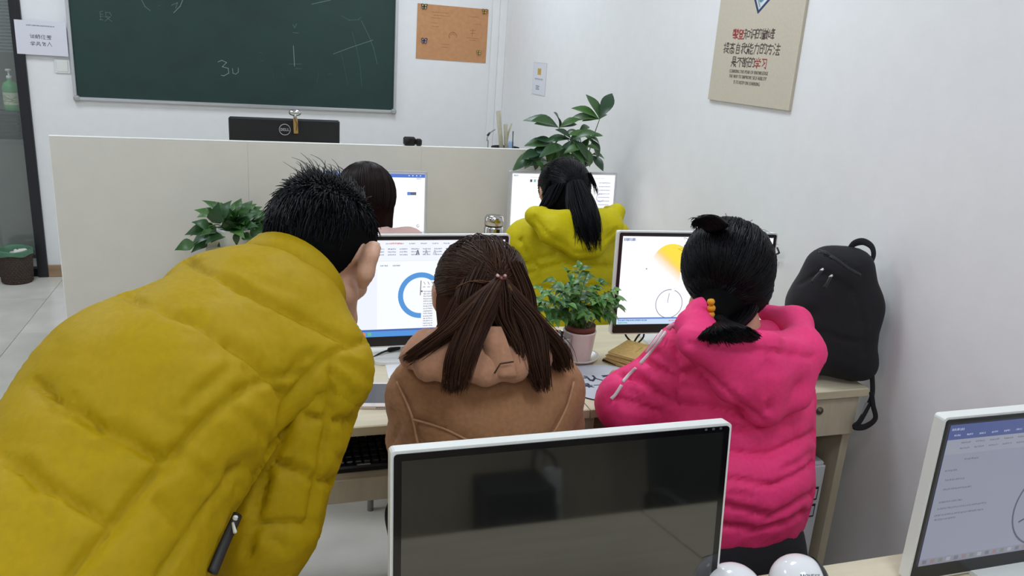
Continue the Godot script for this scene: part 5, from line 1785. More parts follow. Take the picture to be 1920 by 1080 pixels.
# ---------------------------------------------------------------- seated people share a stool and a lower body
func stool(c: Vector3, label: String) -> void:
	var t := thing("stool", label, "stool", c, "stools under the students")
	part(t, "seat", lathem([Vector2(0, 0.375), Vector2(0.13, 0.375), Vector2(0.15, 0.382), Vector2(0.155, 0.395), Vector2(0.148, 0.406), Vector2(0, 0.41)], at(c), 28), mat(rgb(34, 34, 38), 0.55))
	for k in 4:
		var an := PI / 4 + PI / 2 * k
		var d := Vector3(cos(an), 0, sin(an))
		part(t, "leg", tubem([c + d * 0.11 + Vector3(0, 0.375, 0), c + d * 0.11], 0.011, 0.011, 10), M.steel)
	var rp := []
	for k in 25: rp.append(c + Vector3(cos(TAU * k / 24.0), 0, sin(TAU * k / 24.0)) * 0.11 + Vector3(0, 0.16, 0))
	part(t, "foot_ring", tubem(PackedVector3Array(rp), 0.007, -1, 8), M.steel)
# hips at a seat, knees ahead under the desk, feet on the floor
func seated_legs(root: Node3D, hip: Vector3, m: Material) -> Array:
	var out := []
	var b := [[hip + V(-0.06, 0.02, 0), hip + V(0.06, 0.02, 0), 0.105, 0.105], [hip + V(-0.04, 0.08, 0.02), hip + V(0.04, 0.08, 0.02), 0.115, 0.115]]
	var ankles := []
	for s in [-1.0, 1.0]:
		var h := hip + V(0.075 * s, -0.015, 0.03)
		var k := hip + V(0.095 * s, -0.02, 0.36)
		var a := V(k.x, 0.09, -k.z - 0.02)
		b.append([h, k, 0.078, 0.058])
		b.append([k, a + Vector3(0, 0.02, 0), 0.06, 0.045])
		out.append([h, k, 0.06, 0.045]); out.append([k, a, 0.045, 0.03]); out.append([a, a + V(0, -0.04, 0.1), 0.03, 0.026])
		ankles.append(a)
	part(root, "trousers", skin([nets(b, 0.014, 0.03)]), m)
	shoes(root, ankles, V(0, 0, 1))
	return out
func finish_body(root: Node3D, C: Vector3, hb: Basis, s: float, chest: Vector3, hip: Vector3, arms: Array, legs: Array, fdir: Array) -> void:
	var nk := C + hb * Vector3(0, -0.07 * s, 0.02)
	var nb := Vector3(chest.x, chest.y, chest.z).lerp(nk, 0.7)
	var core := [[chest, hip + Vector3(0, 0.05, 0), 0.09, 0.075], [chest, nb, 0.07, 0.05], [nb, nk, 0.05, 0.046], [nk, C, 0.046, 0.06]]
	for a in arms:
		core.append([a[0], a[1], 0.042, 0.034]); core.append([a[1], a[2], 0.034, 0.024])
		core.append([chest, a[0], 0.07, 0.05])
	core += legs
	var list := [nets(core, 0.014, 0.03), nets(head_bones(C, hb, s) + ear_bones(C, hb, s) + [[nb, nk, 0.05, 0.048]], 0.006, 0.02)]
	for k in arms.size():
		list.append(nets(hand_bones(arms[k][2], fdir[k], Vector3(0, 1, 0.1), 1.0 if k == 0 else -1.0, 0.45), 0.0048, 0.006))
	part(root, "body", skin(list), skin_m)

# ---------------------------------------------------------------- brown wool coat, half-up long hair
func brown_coat() -> void:
	var C := V(0.408, 1.075, 1.455)
	var hb := frame(Vector3(0.12, -0.38, -0.92), Vector3(0.03, 1, 0))
	var root := thing("person", "person with long brown hair in a brown wool coat, seated at the blue-ring screen", "person", V(0.42, 0, 1.30))
	var SL := V(0.292, 0.905, 1.385)
	var SR := V(0.543, 0.895, 1.395)
	var EL := V(0.283, 0.80, 1.41)
	var WL := V(0.30, 0.70, 1.60)
	var ER := V(0.578, 0.80, 1.42)
	var WRr := V(0.53, 0.71, 1.60)
	var chest := V(0.415, 0.82, 1.36)
	var hip := V(0.415, 0.51, 1.27)
	stool(V(0.475, 0, 1.26), "round black stool under the brown coat")
	var legs := seated_legs(root, hip - Vector3(0, 0.005, 0), mat(rgb(36, 36, 44), 0.85))
	finish_body(root, C, hb, 0.96, chest, hip, [[SL, EL, WL], [SR, ER, WRr]], legs, [V(0.2, -0.1, 1), V(-0.2, -0.1, 1)])
	var wool := mottled(rgb(176, 126, 86), 0.92, 0.03, 0.16, 10.0, 0.0, 61)
	wool.rim_enabled = true
	wool.rim = 0.5
	wool.rim_tint = 0.6
	wool.normal_enabled = true
	var nt := noise_tex(0.12, [Color.BLACK, Color.WHITE], 512, 4, 1.0, 66)
	nt.color_ramp = null
	nt.as_normal_map = true
	nt.bump_strength = 6.0
	wool.normal_texture = nt
	wool.normal_scale = 0.5
	var cwl := mottled(rgb(196, 148, 110), 0.92, 0.03, 0.14, 10.0, 0.0, 63)
	var back := Vector3(0, 0, 1)
	var bones := [[SL, SR, 0.075, 0.075], [chest, V(0.415, 0.68, 1.31), 0.165, 0.165, back, 1.42], [V(0.415, 0.68, 1.31), V(0.425, 0.48, 1.26), 0.165, 0.18, back, 1.3], [V(0.35, 0.42, 1.20), V(0.50, 0.42, 1.20), 0.1, 0.1], [V(0.35, 0.3, 1.16), V(0.5, 0.3, 1.16), 0.06, 0.06],
		[V(0.33, 0.89, 1.38), V(0.50, 0.885, 1.38), 0.098, 0.098], [V(0.42, 0.92, 1.4), V(0.415, 0.965, 1.42), 0.11, 0.075],
		[SL, EL, 0.066, 0.058], [EL, WL, 0.058, 0.042], [SR, ER, 0.066, 0.058], [ER, WRr, 0.058, 0.042]]
	var lines := stitch([[745, 715, 758, 745, 772, 780, 780, 815, 785, 838], [772, 785, 830, 803, 870, 822, 900, 838], [1078, 715, 1065, 760, 1045, 800, 1030, 825], [735, 770, 752, 800, 730, 830]], 60)
	var coat := part(root, "coat", skin([nets(bones, 0.0095, 0.03)], quilt(lines, 0.004, 0.004, 0.008, 0.0035)), wool)
	for q in [[744, 716, 758, 745, 772, 780, 780, 815, 784, 832], [774, 786, 830, 803, 870, 822, 895, 834], [1076, 716, 1064, 760, 1045, 800, 1033, 818]]:
		part(coat, "seam_piping", tubem(curve(surf_line(coat.mesh, q, 0.0005, 9.0), 3), 0.0022, -1, 6), cwl)
	# wide folded collar round the neck, open at the front
	var cw := mottled(rgb(190, 138, 106), 0.92, 0.03, 0.14, 10.0, 0.0, 62)
	cw.rim_enabled = true
	cw.rim = 0.6
	var col := []
	var o := [pz(768, 672, 1.36), pz(800, 692, 1.30), pz(850, 700, 1.27), pz(912, 702, 1.262), pz(965, 694, 1.27), pz(1010, 680, 1.30), pz(1048, 660, 1.36)]
	var u := [pz(800, 640, 1.40), pz(830, 640, 1.345), pz(868, 640, 1.325), pz(912, 640, 1.32), pz(955, 636, 1.325), pz(990, 632, 1.345), pz(1020, 625, 1.40)]
	for k in 6:
		col.append([o[k], o[k + 1], 0.014, 0.014])
		col.append([u[k], u[k + 1], 0.02, 0.02])
		col.append([(o[k] + u[k]) / 2, (o[k + 1] + u[k + 1]) / 2, 0.02, 0.02])
		col.append([o[k], u[k], 0.014, 0.02])
	var cm := skin([nets(col, 0.007, 0.025)], func(p: Vector3, _n): return 0.002 * wrinkle.get_noise_3d(p.x, p.y, p.z))
	part(coat, "collar", cm, cw)
	# tab that hangs down the middle of the back
	var tabm := mb(true)
	var tp := [pz(918, 612, 1.30), pz(928, 640, 1.275), pz(936, 670, 1.262), pz(942, 700, 1.248), pz(942, 708, 1.252)]
	var tc := curve(tp, 5)
	for i in tc.size() - 1:
		var t0 := float(i) / (tc.size() - 1)
		var t1 := float(i + 1) / (tc.size() - 1)
		var x := ar * 1.0
		var h0 := lerpf(0.021, 0.026, t0) * (1.0 if i < tc.size() - 3 else 0.97)
		var h1 := lerpf(0.021, 0.026, t1) * (1.0 if i < tc.size() - 4 else 0.95)
		var nn := -af * 0.01
		for sgn in [1.0, -1.0]:
			quad(tabm, tc[i] - x * h0 + nn * (0.5 if sgn > 0 else -0.5), tc[i] + nn * (1.0 if sgn > 0 else -0.5), tc[i + 1] + nn * (1.0 if sgn > 0 else -0.5), tc[i + 1] - x * h1 + nn * (0.5 if sgn > 0 else -0.5), nn * sgn)
			quad(tabm, tc[i] + x * h0 + nn * (0.5 if sgn > 0 else -0.5), tc[i] + nn * (1.0 if sgn > 0 else -0.5), tc[i + 1] + nn * (1.0 if sgn > 0 else -0.5), tc[i + 1] + x * h1 + nn * (0.5 if sgn > 0 else -0.5), nn * sgn)
			quad(tabm, tc[i] + x * h0 * sgn + nn * 0.5, tc[i] + x * h0 * sgn - nn * 0.5, tc[i + 1] + x * h1 * sgn - nn * 0.5, tc[i + 1] + x * h1 * sgn + nn * 0.5, x * sgn)
	var tab := part(coat, "back_tab", tabm, cw)
	part(tab, "stitched_edge", tubem([pz(927, 700, 1.236), pz(938, 682, 1.241), pz(963, 678, 1.238)], 0.0016, -1, 5), mat(rgb(70, 46, 34), 0.9))
	# hair
	var hc := Color(0.05, 0.022, 0.0125)
	var Q := func(x: float, y: float, z: float) -> Vector3: return C + hb * (Vector3(x, y, z) * 0.96)
	var cap := [[Q.call(0, 0.03, 0.016), Q.call(0, 0.03, -0.02), 0.087, 0.083, hb.x, 1.08], [Q.call(0, -0.02, 0.04), Q.call(0, -0.1, 0.055), 0.068, 0.056], [Q.call(-0.03, -0.02, 0.02), Q.call(-0.05, -0.13, 0.06), 0.06, 0.035], [Q.call(0.03, -0.02, 0.02), Q.call(0.05, -0.13, 0.06), 0.06, 0.035]]
	var hm := part(root, "hair", skin([nets(cap, 0.007, 0.03)], null, 1, func(_p, _n): return hc), cap_mat())
	var s := Strands.new()
	var hcen: Vector3 = Q.call(0, 0.03, 0.01)
	var rad := Vector3(0.089, 0.095, 0.108)
	var tie := hb.inverse() * (pz(940, 522, 1.36) - hcen)
	for i in 2200:      # drawn up from the sides to the clip
		var an := rng.randf_range(-PI, PI)
		var f := Vector3(sin(an), rng.randf_range(-0.25, 0.5), -cos(an) * 0.9)
		if rng.randf() < 0.55: f = Vector3([-1.0, 1.0][rng.randi() % 2], rng.randf_range(-0.3, 0.9), rng.randf_range(-0.7, 0.5))
		comb(s, hcen, hb, rad * rng.randf_range(0.99, 1.035), f, tie + Vector3(rng.randfn(), rng.randfn(), rng.randfn()) * 0.006, 0.03, 0.0011, hc, 0.5)
	for i in 1600:      # under layer falls from the scalp
		var f := Vector3(rng.randf_range(-1, 1), rng.randf_range(-0.1, 0.5), rng.randf_range(-0.2, 1.0))
		comb(s, hcen, hb, rad * rng.randf_range(0.97, 1.02), f, Vector3(f.x * 0.85, -1.0, maxf(f.z, 0.35)), 0.03, 0.0012, hc, 0.45, 0.02)
	var T := pz(938, 522, 1.345)
	var gl := [
		[[T, pz(915, 560, 1.325), pz(885, 620, 1.30), pz(862, 680, 1.262), pz(850, 742, 1.245)], [0.012, 0.028, 0.032, 0.028, 0.018], 900],
		[[T, pz(900, 565, 1.335), pz(850, 620, 1.32), pz(800, 655, 1.315), pz(765, 678, 1.31)], [0.01, 0.03, 0.034, 0.026, 0.014], 700],
		[[T, pz(955, 570, 1.335), pz(990, 620, 1.315), pz(1008, 690, 1.27), pz(1020, 738, 1.26)], [0.01, 0.026, 0.03, 0.022, 0.011], 600],
		[[T, pz(965, 570, 1.345), pz(1005, 620, 1.335), pz(1040, 660, 1.325), pz(1060, 700, 1.31)], [0.01, 0.026, 0.03, 0.028, 0.016], 600],
		[[T, pz(940, 560, 1.325), pz(945, 600, 1.31), pz(970, 650, 1.28), pz(985, 700, 1.26)], [0.012, 0.022, 0.02, 0.012, 0.005], 200],
		[[pz(870, 560, 1.37), pz(850, 610, 1.36), pz(825, 650, 1.34), pz(790, 665, 1.335)], [0.026, 0.032, 0.028, 0.014], 380],
		[[pz(975, 570, 1.38), pz(1000, 620, 1.37), pz(1030, 640, 1.36), pz(1056, 652, 1.35)], [0.026, 0.028, 0.022, 0.01], 380],
		[[pz(905, 500, 1.40), pz(880, 560, 1.36), pz(872, 620, 1.335), pz(860, 660, 1.30)], [0.03, 0.03, 0.024, 0.02], 260],
		[[pz(950, 500, 1.40), pz(975, 560, 1.37), pz(985, 620, 1.345), pz(1000, 660, 1.31)], [0.03, 0.03, 0.024, 0.02], 260],
	]
	for q in gl: lock(s, q[0], q[1], q[2], 0.00115, hc, 0.2, 0.004, 0.5)
	var tw := Color(0.15, 0.07, 0.03)
	for i in 60: lock(s, [pz(865, 540, 1.372), pz(890, 530, 1.352), pz(915, 532, 1.343), T], [0.012, 0.012, 0.01, 0.006], 1, 0.001, tw, 0.0, 0.001, 0.4)
	for i in 50: lock(s, [T, pz(950, 545, 1.33), pz(960, 575, 1.33), pz(968, 600, 1.325)], [0.006, 0.012, 0.012, 0.012], 1, 0.001, tw, 0.2, 0.003, 0.4)
	# stray wisps
	for i in 50:
		var p := pz(rng.randf_range(850, 960), rng.randf_range(486, 510), 1.43)
		lock(s, [p, p + Vector3(rng.randf_range(-0.02, 0.02), 0.012, 0), p + Vector3(rng.randf_range(-0.045, 0.04), rng.randf_range(0.0, 0.018), 0)], [0.002, 0.002, 0.002], 1, 0.0006, hc, 0.0, 0.004)
	for i in 40:
		lock(s, [pz(845, 540, 1.42), pz(836, 560, 1.42), pz(832, 580, 1.42), pz(838, 600, 1.42)], [0.006, 0.006, 0.006, 0.008], 1, 0.0006, hc, 0.2, 0.006)
	part(hm, "strands", s.mesh(), hair_mat(hc, 0.4))
	var clip := part(hm, "hair_clip", tubem(curve([pz(930, 515, 1.332), pz(938, 521, 1.328), pz(948, 522, 1.33)], 4), 0.004, -1, 8), mat(rgb(96, 52, 44), 0.25))
	for k in 3:
		var q := pz(933 + k * 7, 517 + (k % 2) * 5, 1.325)
		part(clip, "bead", lathem([Vector2(0, -0.0032), Vector2(0.0026, -0.002), Vector2(0.0034, 0), Vector2(0.0026, 0.002), Vector2(0, 0.0032)], at(q), 12), mat([rgb(214, 176, 168), rgb(140, 72, 60), rgb(196, 150, 140)][k], 0.15))

# ---------------------------------------------------------------- pink padded jacket with a hood
func pink_jacket() -> void:
	var C := V(0.948, 1.132, 1.435)
	var hb := frame(Vector3(-0.05, -0.22, -0.97), Vector3(0.03, 1, 0))
	var root := thing("person", "person with a black ponytail in a pink padded jacket, seated at the yellow-sector screen", "person", V(0.97, 0, 1.28))
	var SL := V(0.855, 0.955, 1.37)
	var SR := V(1.075, 0.945, 1.375)
	var EL := V(0.742, 0.838, 1.42)
	var WL := V(0.86, 0.802, 1.60)
	var ER := V(1.108, 0.815, 1.42)
	var WRr := V(1.05, 0.802, 1.60)
	var chest := V(0.975, 0.86, 1.335)
	var hip := V(0.94, 0.51, 1.235)
	stool(V(0.94, 0, 1.24), "round black stool under the pink jacket")
	var legs := seated_legs(root, hip - Vector3(0, 0.005, 0), mat(rgb(26, 24, 28), 0.85))
	finish_body(root, C, hb, 0.9, chest, hip, [[SL, EL, WL], [SR, ER, WRr]], legs, [V(0.1, -0.1, 1), V(-0.1, -0.1, 1)])
	var pink := padded(rgb(246, 64, 126), 43)
	var back := Vector3(0, 0.1, 1).normalized()
	var bones := [[SL, SR, 0.082, 0.08], [chest - V(0.012, 0, 0), V(0.95, 0.77, 1.305), 0.17, 0.166, back, 1.3], [V(0.95, 0.77, 1.305), V(0.94, 0.715, 1.275), 0.166, 0.172, back, 1.22], [V(0.875, 0.64, 1.255), V(1.0, 0.64, 1.255), 0.09, 0.09], [V(0.975, 0.91, 1.36), V(0.965, 0.935, 1.38), 0.12, 0.075],
		[SL, EL, 0.075, 0.064], [EL, WL, 0.064, 0.048], [SR, ER, 0.075, 0.064], [ER, WRr, 0.064, 0.048]]
	var lines := stitch([
		[1270, 700, 1340, 712, 1400, 722], [1262, 760, 1320, 762, 1370, 772, 1400, 780],
		[1372, 800, 1400, 806, 1440, 792, 1490, 770, 1530, 745],
		[1370, 846, 1410, 852, 1445, 852, 1490, 832, 1528, 812],
		[1365, 900, 1410, 905, 1450, 912, 1490, 893, 1532, 868],
		[1360, 950, 1410, 962, 1450, 972, 1490, 950, 1530, 925],
		[1352, 990, 1420, 1000, 1480, 985, 1510, 965],
		[1266, 620, 1264, 660, 1268, 700, 1262, 760],
		[1160, 700, 1200, 715, 1240, 745, 1262, 760], [1190, 660, 1225, 690, 1268, 715], [1150, 745, 1190, 755, 1230, 775],
		[1440, 650, 1444, 700, 1440, 760]])
	var folds := stitch([[1280, 700, 1320, 690, 1352, 694], [1282, 726, 1330, 732, 1366, 742], [1470, 880, 1500, 866, 1524, 850], [1374, 925, 1410, 932], [1190, 700, 1215, 722, 1232, 748], [1176, 730, 1205, 748], [1216, 680, 1246, 700], [1230, 660, 1258, 690], [1170, 760, 1210, 770], [1500, 700, 1520, 720, 1532, 735]], 30)
	var jm := skin([nets(bones, 0.0085, 0.032)], quilt(lines, 0.009, 0.005, 0.024, 0.004, folds))
	var jacket := part(root, "padded_jacket", jm, pink)
	# hem band
	# hood lying on the back
	var hz := 1.195
	var hoodb := [
		[pz(1290, 632, 1.24), pz(1360, 640, 1.20), 0.017, 0.017], [pz(1360, 640, 1.20), pz(1440, 645, 1.19), 0.017, 0.017], [pz(1440, 645, 1.19), pz(1524, 656, 1.235), 0.017, 0.018],
		[pz(1300, 612, 1.29), pz(1318, 590, 1.36), 0.036, 0.03], [pz(1318, 590, 1.36), pz(1345, 585, 1.42), 0.028, 0.022],
		[pz(1505, 640, 1.27), pz(1490, 605, 1.35), 0.036, 0.03], [pz(1490, 605, 1.35), pz(1440, 588, 1.42), 0.03, 0.022],
		[pz(1300, 645, 1.225), pz(1370, 720, 1.20), 0.026, 0.026], [pz(1370, 720, 1.20), pz(1430, 768, 1.195), 0.026, 0.026], [pz(1430, 768, 1.195), pz(1490, 740, 1.205), 0.026, 0.026], [pz(1490, 740, 1.205), pz(1520, 670, 1.225), 0.026, 0.026],
		[pz(1350, 665, 1.205), pz(1430, 700, 1.195), 0.03, 0.036], [pz(1430, 700, 1.195), pz(1490, 680, 1.205), 0.036, 0.03], [pz(1400, 660, 1.2), pz(1435, 740, 1.195), 0.03, 0.032],
		[pz(1320, 640, 1.26), pz(1490, 650, 1.26), 0.03, 0.03]]
	var hl := stitch([[1441, 655, 1444, 700, 1440, 770], [1290, 645, 1370, 652, 1440, 658, 1525, 670], [1300, 690, 1360, 730, 1430, 790]], 40)
	var hmesh := skin([nets(hoodb, 0.0075, 0.035)], quilt(hl, 0.005, 0.004, 0.012, 0.004))
	part(jacket, "hood", hmesh, pink)
	# white stripes down the sleeve
	var wm := mat(rgb(236, 226, 228), 0.6)
	for q in [[1249, 622, 1236, 640, 1220, 660, 1200, 682], [1243, 620, 1228, 640, 1212, 660], [1192, 690, 1180, 702, 1168, 716], [1166, 722, 1154, 740, 1146, 748]]:
		var sp := surf_line(jm, q, 0.0012, 9.0)
		part(jacket, "sleeve_stripe", tubem(curve(sp, 4), 0.0042, -1, 6, 0.4), wm)
	part(jacket, "shoulder_bow", tubem(curve([pz(1253, 616, 1.345), pz(1260, 610, 1.34), pz(1267, 614, 1.34), pz(1272, 610, 1.345)], 4), 0.0055, 0.004, 8), mat(rgb(226, 150, 170), 0.6))
	# hair: round cap, bun, tied tail with a yellow band
	var hc := Color(0.0045, 0.0042, 0.005)
	var Q := func(x: float, y: float, z: float) -> Vector3: return C + hb * (Vector3(x, y, z) * 0.96)
	var tie := pz(1337, 592, 1.325)
	var cap := [[Q.call(0, 0.03, 0.012), Q.call(0, 0.03, -0.018), 0.083, 0.08], [Q.call(0.0, -0.01, 0.012), Q.call(-0.005, -0.055, 0.03), 0.082, 0.06], [Q.call(-0.01, -0.05, 0.03), tie, 0.042, 0.016],
		[Q.call(-0.04, -0.03, 0.015), tie, 0.034, 0.016], [Q.call(0.03, -0.045, 0.015), tie, 0.034, 0.016]]
	var hm := part(root, "hair", skin([nets(cap, 0.007, 0.03)], null, 1, func(_p, _n): return hc), cap_mat())
	var s := Strands.new()
	var hcen: Vector3 = Q.call(0, 0.01, 0.008)
	var tdir := hb.inverse() * (tie - hcen)
	for i in 3600:
		var f := Vector3(rng.randfn(), rng.randfn() * 0.8 + 0.3, rng.randfn()).normalized()
		if f.dot(tdir.normalized()) > 0.9: continue
		comb(s, hcen, hb, Vector3(0.092, 0.101, 0.102) * rng.randf_range(0.97, 1.02), f, tdir.normalized() + Vector3(rng.randfn(), rng.randfn(), rng.randfn()) * 0.09, 0.03, 0.0015, hc, 0.45)
	var c2: Vector3 = Q.call(0, -0.03, 0.018)
	var td2 := (hb.inverse() * (tie - c2)).normalized()
	for i in 2000:
		var f := Vector3(rng.randf_range(-1.2, 1.2), rng.randf_range(-1.0, 0.7), rng.randf_range(-0.2, 1.0)).normalized()
		comb(s, c2, hb, Vector3(0.089, 0.078, 0.08) * rng.randf_range(0.97, 1.03), f, td2 + Vector3(rng.randfn(), rng.randfn(), rng.randfn()) * 0.08, 0.03, 0.0015, hc, 0.45)
	var F := func(x: float, y: float, l: float) -> Vector3: return surf(hmesh, x, y, l, 10.0)
	lock(s, [tie, pz(1345, 606, 1.29), F.call(1352, 622, 0.014), F.call(1364, 637, 0.01)], [0.018, 0.017, 0.024, 0.03], 1000, 0.0014, hc, 0.08, 0.005)
	lock(s, [tie, pz(1354, 606, 1.28), F.call(1382, 622, 0.014), F.call(1418, 637, 0.008)], [0.016, 0.016, 0.02, 0.009], 800, 0.0014, hc, 0.08, 0.003)
	lock(s, [tie, pz(1340, 606, 1.29), F.call(1332, 622, 0.014), F.call(1318, 637, 0.008)], [0.016, 0.014, 0.014, 0.008], 500, 0.0014, hc, 0.08, 0.003)
	lock(s, [tie, pz(1348, 606, 1.285), F.call(1368, 624, 0.014), F.call(1392, 639, 0.008)], [0.016, 0.016, 0.02, 0.014], 700, 0.0014, hc, 0.08, 0.003)
	lock(s, [pz(1395, 570, 1.375), pz(1388, 592, 1.35), pz(1375, 610, 1.315), pz(1362, 622, 1.28)], [0.03, 0.032, 0.026, 0.016], 1100, 0.0014, hc, 0.05, 0.003)
	lock(s, [pz(1345, 428, 1.39), pz(1328, 414, 1.39), pz(1312, 414, 1.395), pz(1308, 424, 1.4)], [0.022, 0.02, 0.012, 0.003], 900, 0.0013, hc, 0.3, 0.006)
	for i in 120:
		var f := Vector3(rng.randfn(), absf(rng.randfn()), rng.randfn()).normalized()
		var p: Vector3 = hcen + hb * (f * Vector3(0.092, 0.101, 0.102))
		lock(s, [p, p + hb * (f * 0.006 + Vector3(rng.randfn(), rng.randfn(), rng.randfn()) * 0.004), p + hb * (f * 0.008 + Vector3(rng.randfn(), rng.randfn() - 0.8, rng.randfn()) * 0.008)], [0.001, 0.001, 0.001], 1, 0.0005, hc, 0.0, 0.0)
	part(hm, "strands", s.mesh(), hair_mat(hc, 0.36))
	var band := mat(rgb(226, 156, 20), 0.7)
	for q in [[1333, 566, 0.010], [1334, 578, 0.0105], [1332, 590, 0.011], [1331, 600, 0.009]]:
		var p := pz(q[0], q[1], 1.298)
		part(hm, "hair_band", lathem([Vector2(0, -q[2] * 0.6), Vector2(q[2] * 0.8, -q[2] * 0.45), Vector2(q[2], 0), Vector2(q[2] * 0.8, q[2] * 0.45), Vector2(0, q[2] * 0.6)], at(p, Basis(Vector3.BACK, 0.2) * Basis.from_scale(Vector3(0.8, 1, 0.8))), 14), band)

# ---------------------------------------------------------------- yellow hooded coat at the far desk
func yellow_coat() -> void:
	var C := V(1.055, 1.065, 2.70)
	var hb := frame(Vector3(0.05, -0.3, -0.95))
	var root := thing("person", "person with a long black ponytail in a hooded yellow coat at the far desk", "person", V(1.05, 0, 2.56))
	var SL := V(0.905, 0.90, 2.63)
	var SR := V(1.215, 0.905, 2.63)
	var EL := V(0.86, 0.735, 2.60)
	var WL := V(0.93, 0.79, 2.82)
	var ER := V(1.265, 0.735, 2.62)
	var WRr := V(1.19, 0.79, 2.82)
	var chest := V(1.06, 0.82, 2.58)
	var hip := V(1.06, 0.51, 2.50)
	stool(V(1.06, 0, 2.5), "round black stool under the hooded yellow coat")
	var legs := seated_legs(root, hip - Vector3(0, 0.005, 0), mat(rgb(30, 30, 36), 0.85))
	finish_body(root, C, hb, 0.96, chest, hip, [[SL, EL, WL], [SR, ER, WRr]], legs, [V(0.1, -0.1, 1), V(-0.1, -0.1, 1)])
	var yel := padded(rgb(202, 186, 12), 45)
	var back := Vector3(0, 0.1, 1).normalized()
	var bones := [[SL, SR, 0.085, 0.085], [chest, V(1.06, 0.68, 2.55), 0.175, 0.178, back, 1.3], [V(1.06, 0.68, 2.55), V(1.06, 0.5, 2.51), 0.178, 0.19, back, 1.25], [V(1.055, 0.92, 2.63), V(1.055, 0.965, 2.67), 0.12, 0.09],
		[SL, EL, 0.075, 0.064], [EL, WL, 0.062, 0.048], [SR, ER, 0.075, 0.064], [ER, WRr, 0.062, 0.048]]
	var lines := stitch([[975, 450, 990, 480, 1008, 505, 1005, 535], [1008, 485, 1040, 475], [1012, 505, 1060, 492, 1100, 498, 1150, 500], [1005, 540, 1060, 540, 1150, 535], [1000, 585, 1150, 580], [962, 480, 990, 500], [965, 520, 1000, 510]], 60)
	var jacket := part(root, "padded_coat", skin([nets(bones, 0.0105, 0.032)], quilt(lines, 0.009, 0.006, 0.022, 0.005)), yel)
	var hoodb := [[pz(1003, 405, 2.50), pz(1030, 438, 2.46), 0.028, 0.03], [pz(1030, 438, 2.46), pz(1080, 466, 2.44), 0.03, 0.03], [pz(1080, 466, 2.44), pz(1112, 465, 2.44), 0.03, 0.03], [pz(1112, 465, 2.44), pz(1150, 430, 2.46), 0.03, 0.028], [pz(1150, 430, 2.46), pz(1156, 398, 2.52), 0.028, 0.024],
		[pz(1003, 403, 2.50), pz(1018, 398, 2.58), 0.026, 0.024], [pz(1156, 397, 2.52), pz(1140, 396, 2.60), 0.024, 0.022], [pz(1030, 415, 2.50), pz(1130, 412, 2.50), 0.04, 0.04], [pz(1040, 425, 2.47), pz(1095, 450, 2.46), 0.04, 0.036], [pz(1135, 420, 2.47), pz(1100, 452, 2.46), 0.04, 0.036]]
	part(jacket, "hood", skin([nets(hoodb, 0.009, 0.03)], quilt(stitch([[1000, 406, 1024, 436, 1078, 474, 1111, 475, 1155, 430]], 30), 0.004, 0.005, 0.01, 0.005)), yel)
	# hair
	var hc := Color(0.005, 0.0048, 0.006)
	var Q := func(x: float, y: float, z: float) -> Vector3: return C + hb * (Vector3(x, y, z) * 0.96)
	var tie := pz(1078, 345, 2.585)
	var cap := [[Q.call(0, 0.03, 0.016), Q.call(0, 0.03, -0.02), 0.088, 0.084, hb.x, 1.05], [Q.call(0, -0.01, 0.04), Q.call(0, -0.08, 0.05), 0.08, 0.065], [pz(1045, 385, 2.62), pz(1030, 405, 2.60), 0.04, 0.024], [tie, pz(1090, 390, 2.53), 0.024, 0.032], [pz(1090, 390, 2.53), pz(1100, 430, 2.45), 0.032, 0.022]]
	var hm := part(root, "hair", skin([nets(cap, 0.009, 0.03)], null, 1, func(_p, _n): return hc), cap_mat())
	var s := Strands.new()
	var hcen: Vector3 = Q.call(0, 0.03, 0.008)
	var tdir := (hb.inverse() * (tie - hcen)).normalized()
	for i in 1800:
		var f := Vector3(rng.randfn(), rng.randfn() * 0.7 + 0.3, rng.randfn()).normalized()
		if f.dot(tdir) > 0.92: continue
		comb(s, hcen, hb, Vector3(0.093, 0.098, 0.108) * rng.randf_range(0.99, 1.03), f, tdir + Vector3(rng.randfn(), rng.randfn(), rng.randfn()) * 0.06, 0.02, 0.0017, hc, 0.45)
	lock(s, [tie, pz(1088, 385, 2.52), pz(1100, 430, 2.44), pz(1112, 475, 2.41)], [0.03, 0.05, 0.045, 0.018], 900, 0.0019, hc, 0.3, 0.01)
	lock(s, [tie, pz(1084, 385, 2.52), pz(1088, 430, 2.44), pz(1084, 465, 2.42)], [0.02, 0.035, 0.025, 0.012], 220, 0.0019, hc, 0.3, 0.01)
	lock(s, [pz(1045, 350, 2.62), pz(1030, 380, 2.60), pz(1015, 398, 2.58), pz(998, 404, 2.56)], [0.03, 0.03, 0.016, 0.006], 180, 0.0017, hc, 0.3, 0.008)
	lock(s, [pz(1030, 340, 2.64), pz(1022, 360, 2.64), pz(1016, 378, 2.64)], [0.008, 0.006, 0.004], 40, 0.0014, hc, 0.3, 0.006)
	lock(s, [pz(1104, 325, 2.64), pz(1114, 345, 2.63), pz(1120, 365, 2.62)], [0.008, 0.006, 0.004], 40, 0.0014, hc, 0.3, 0.006)
	part(hm, "strands", s.mesh(), hair_mat(hc, 0.36))

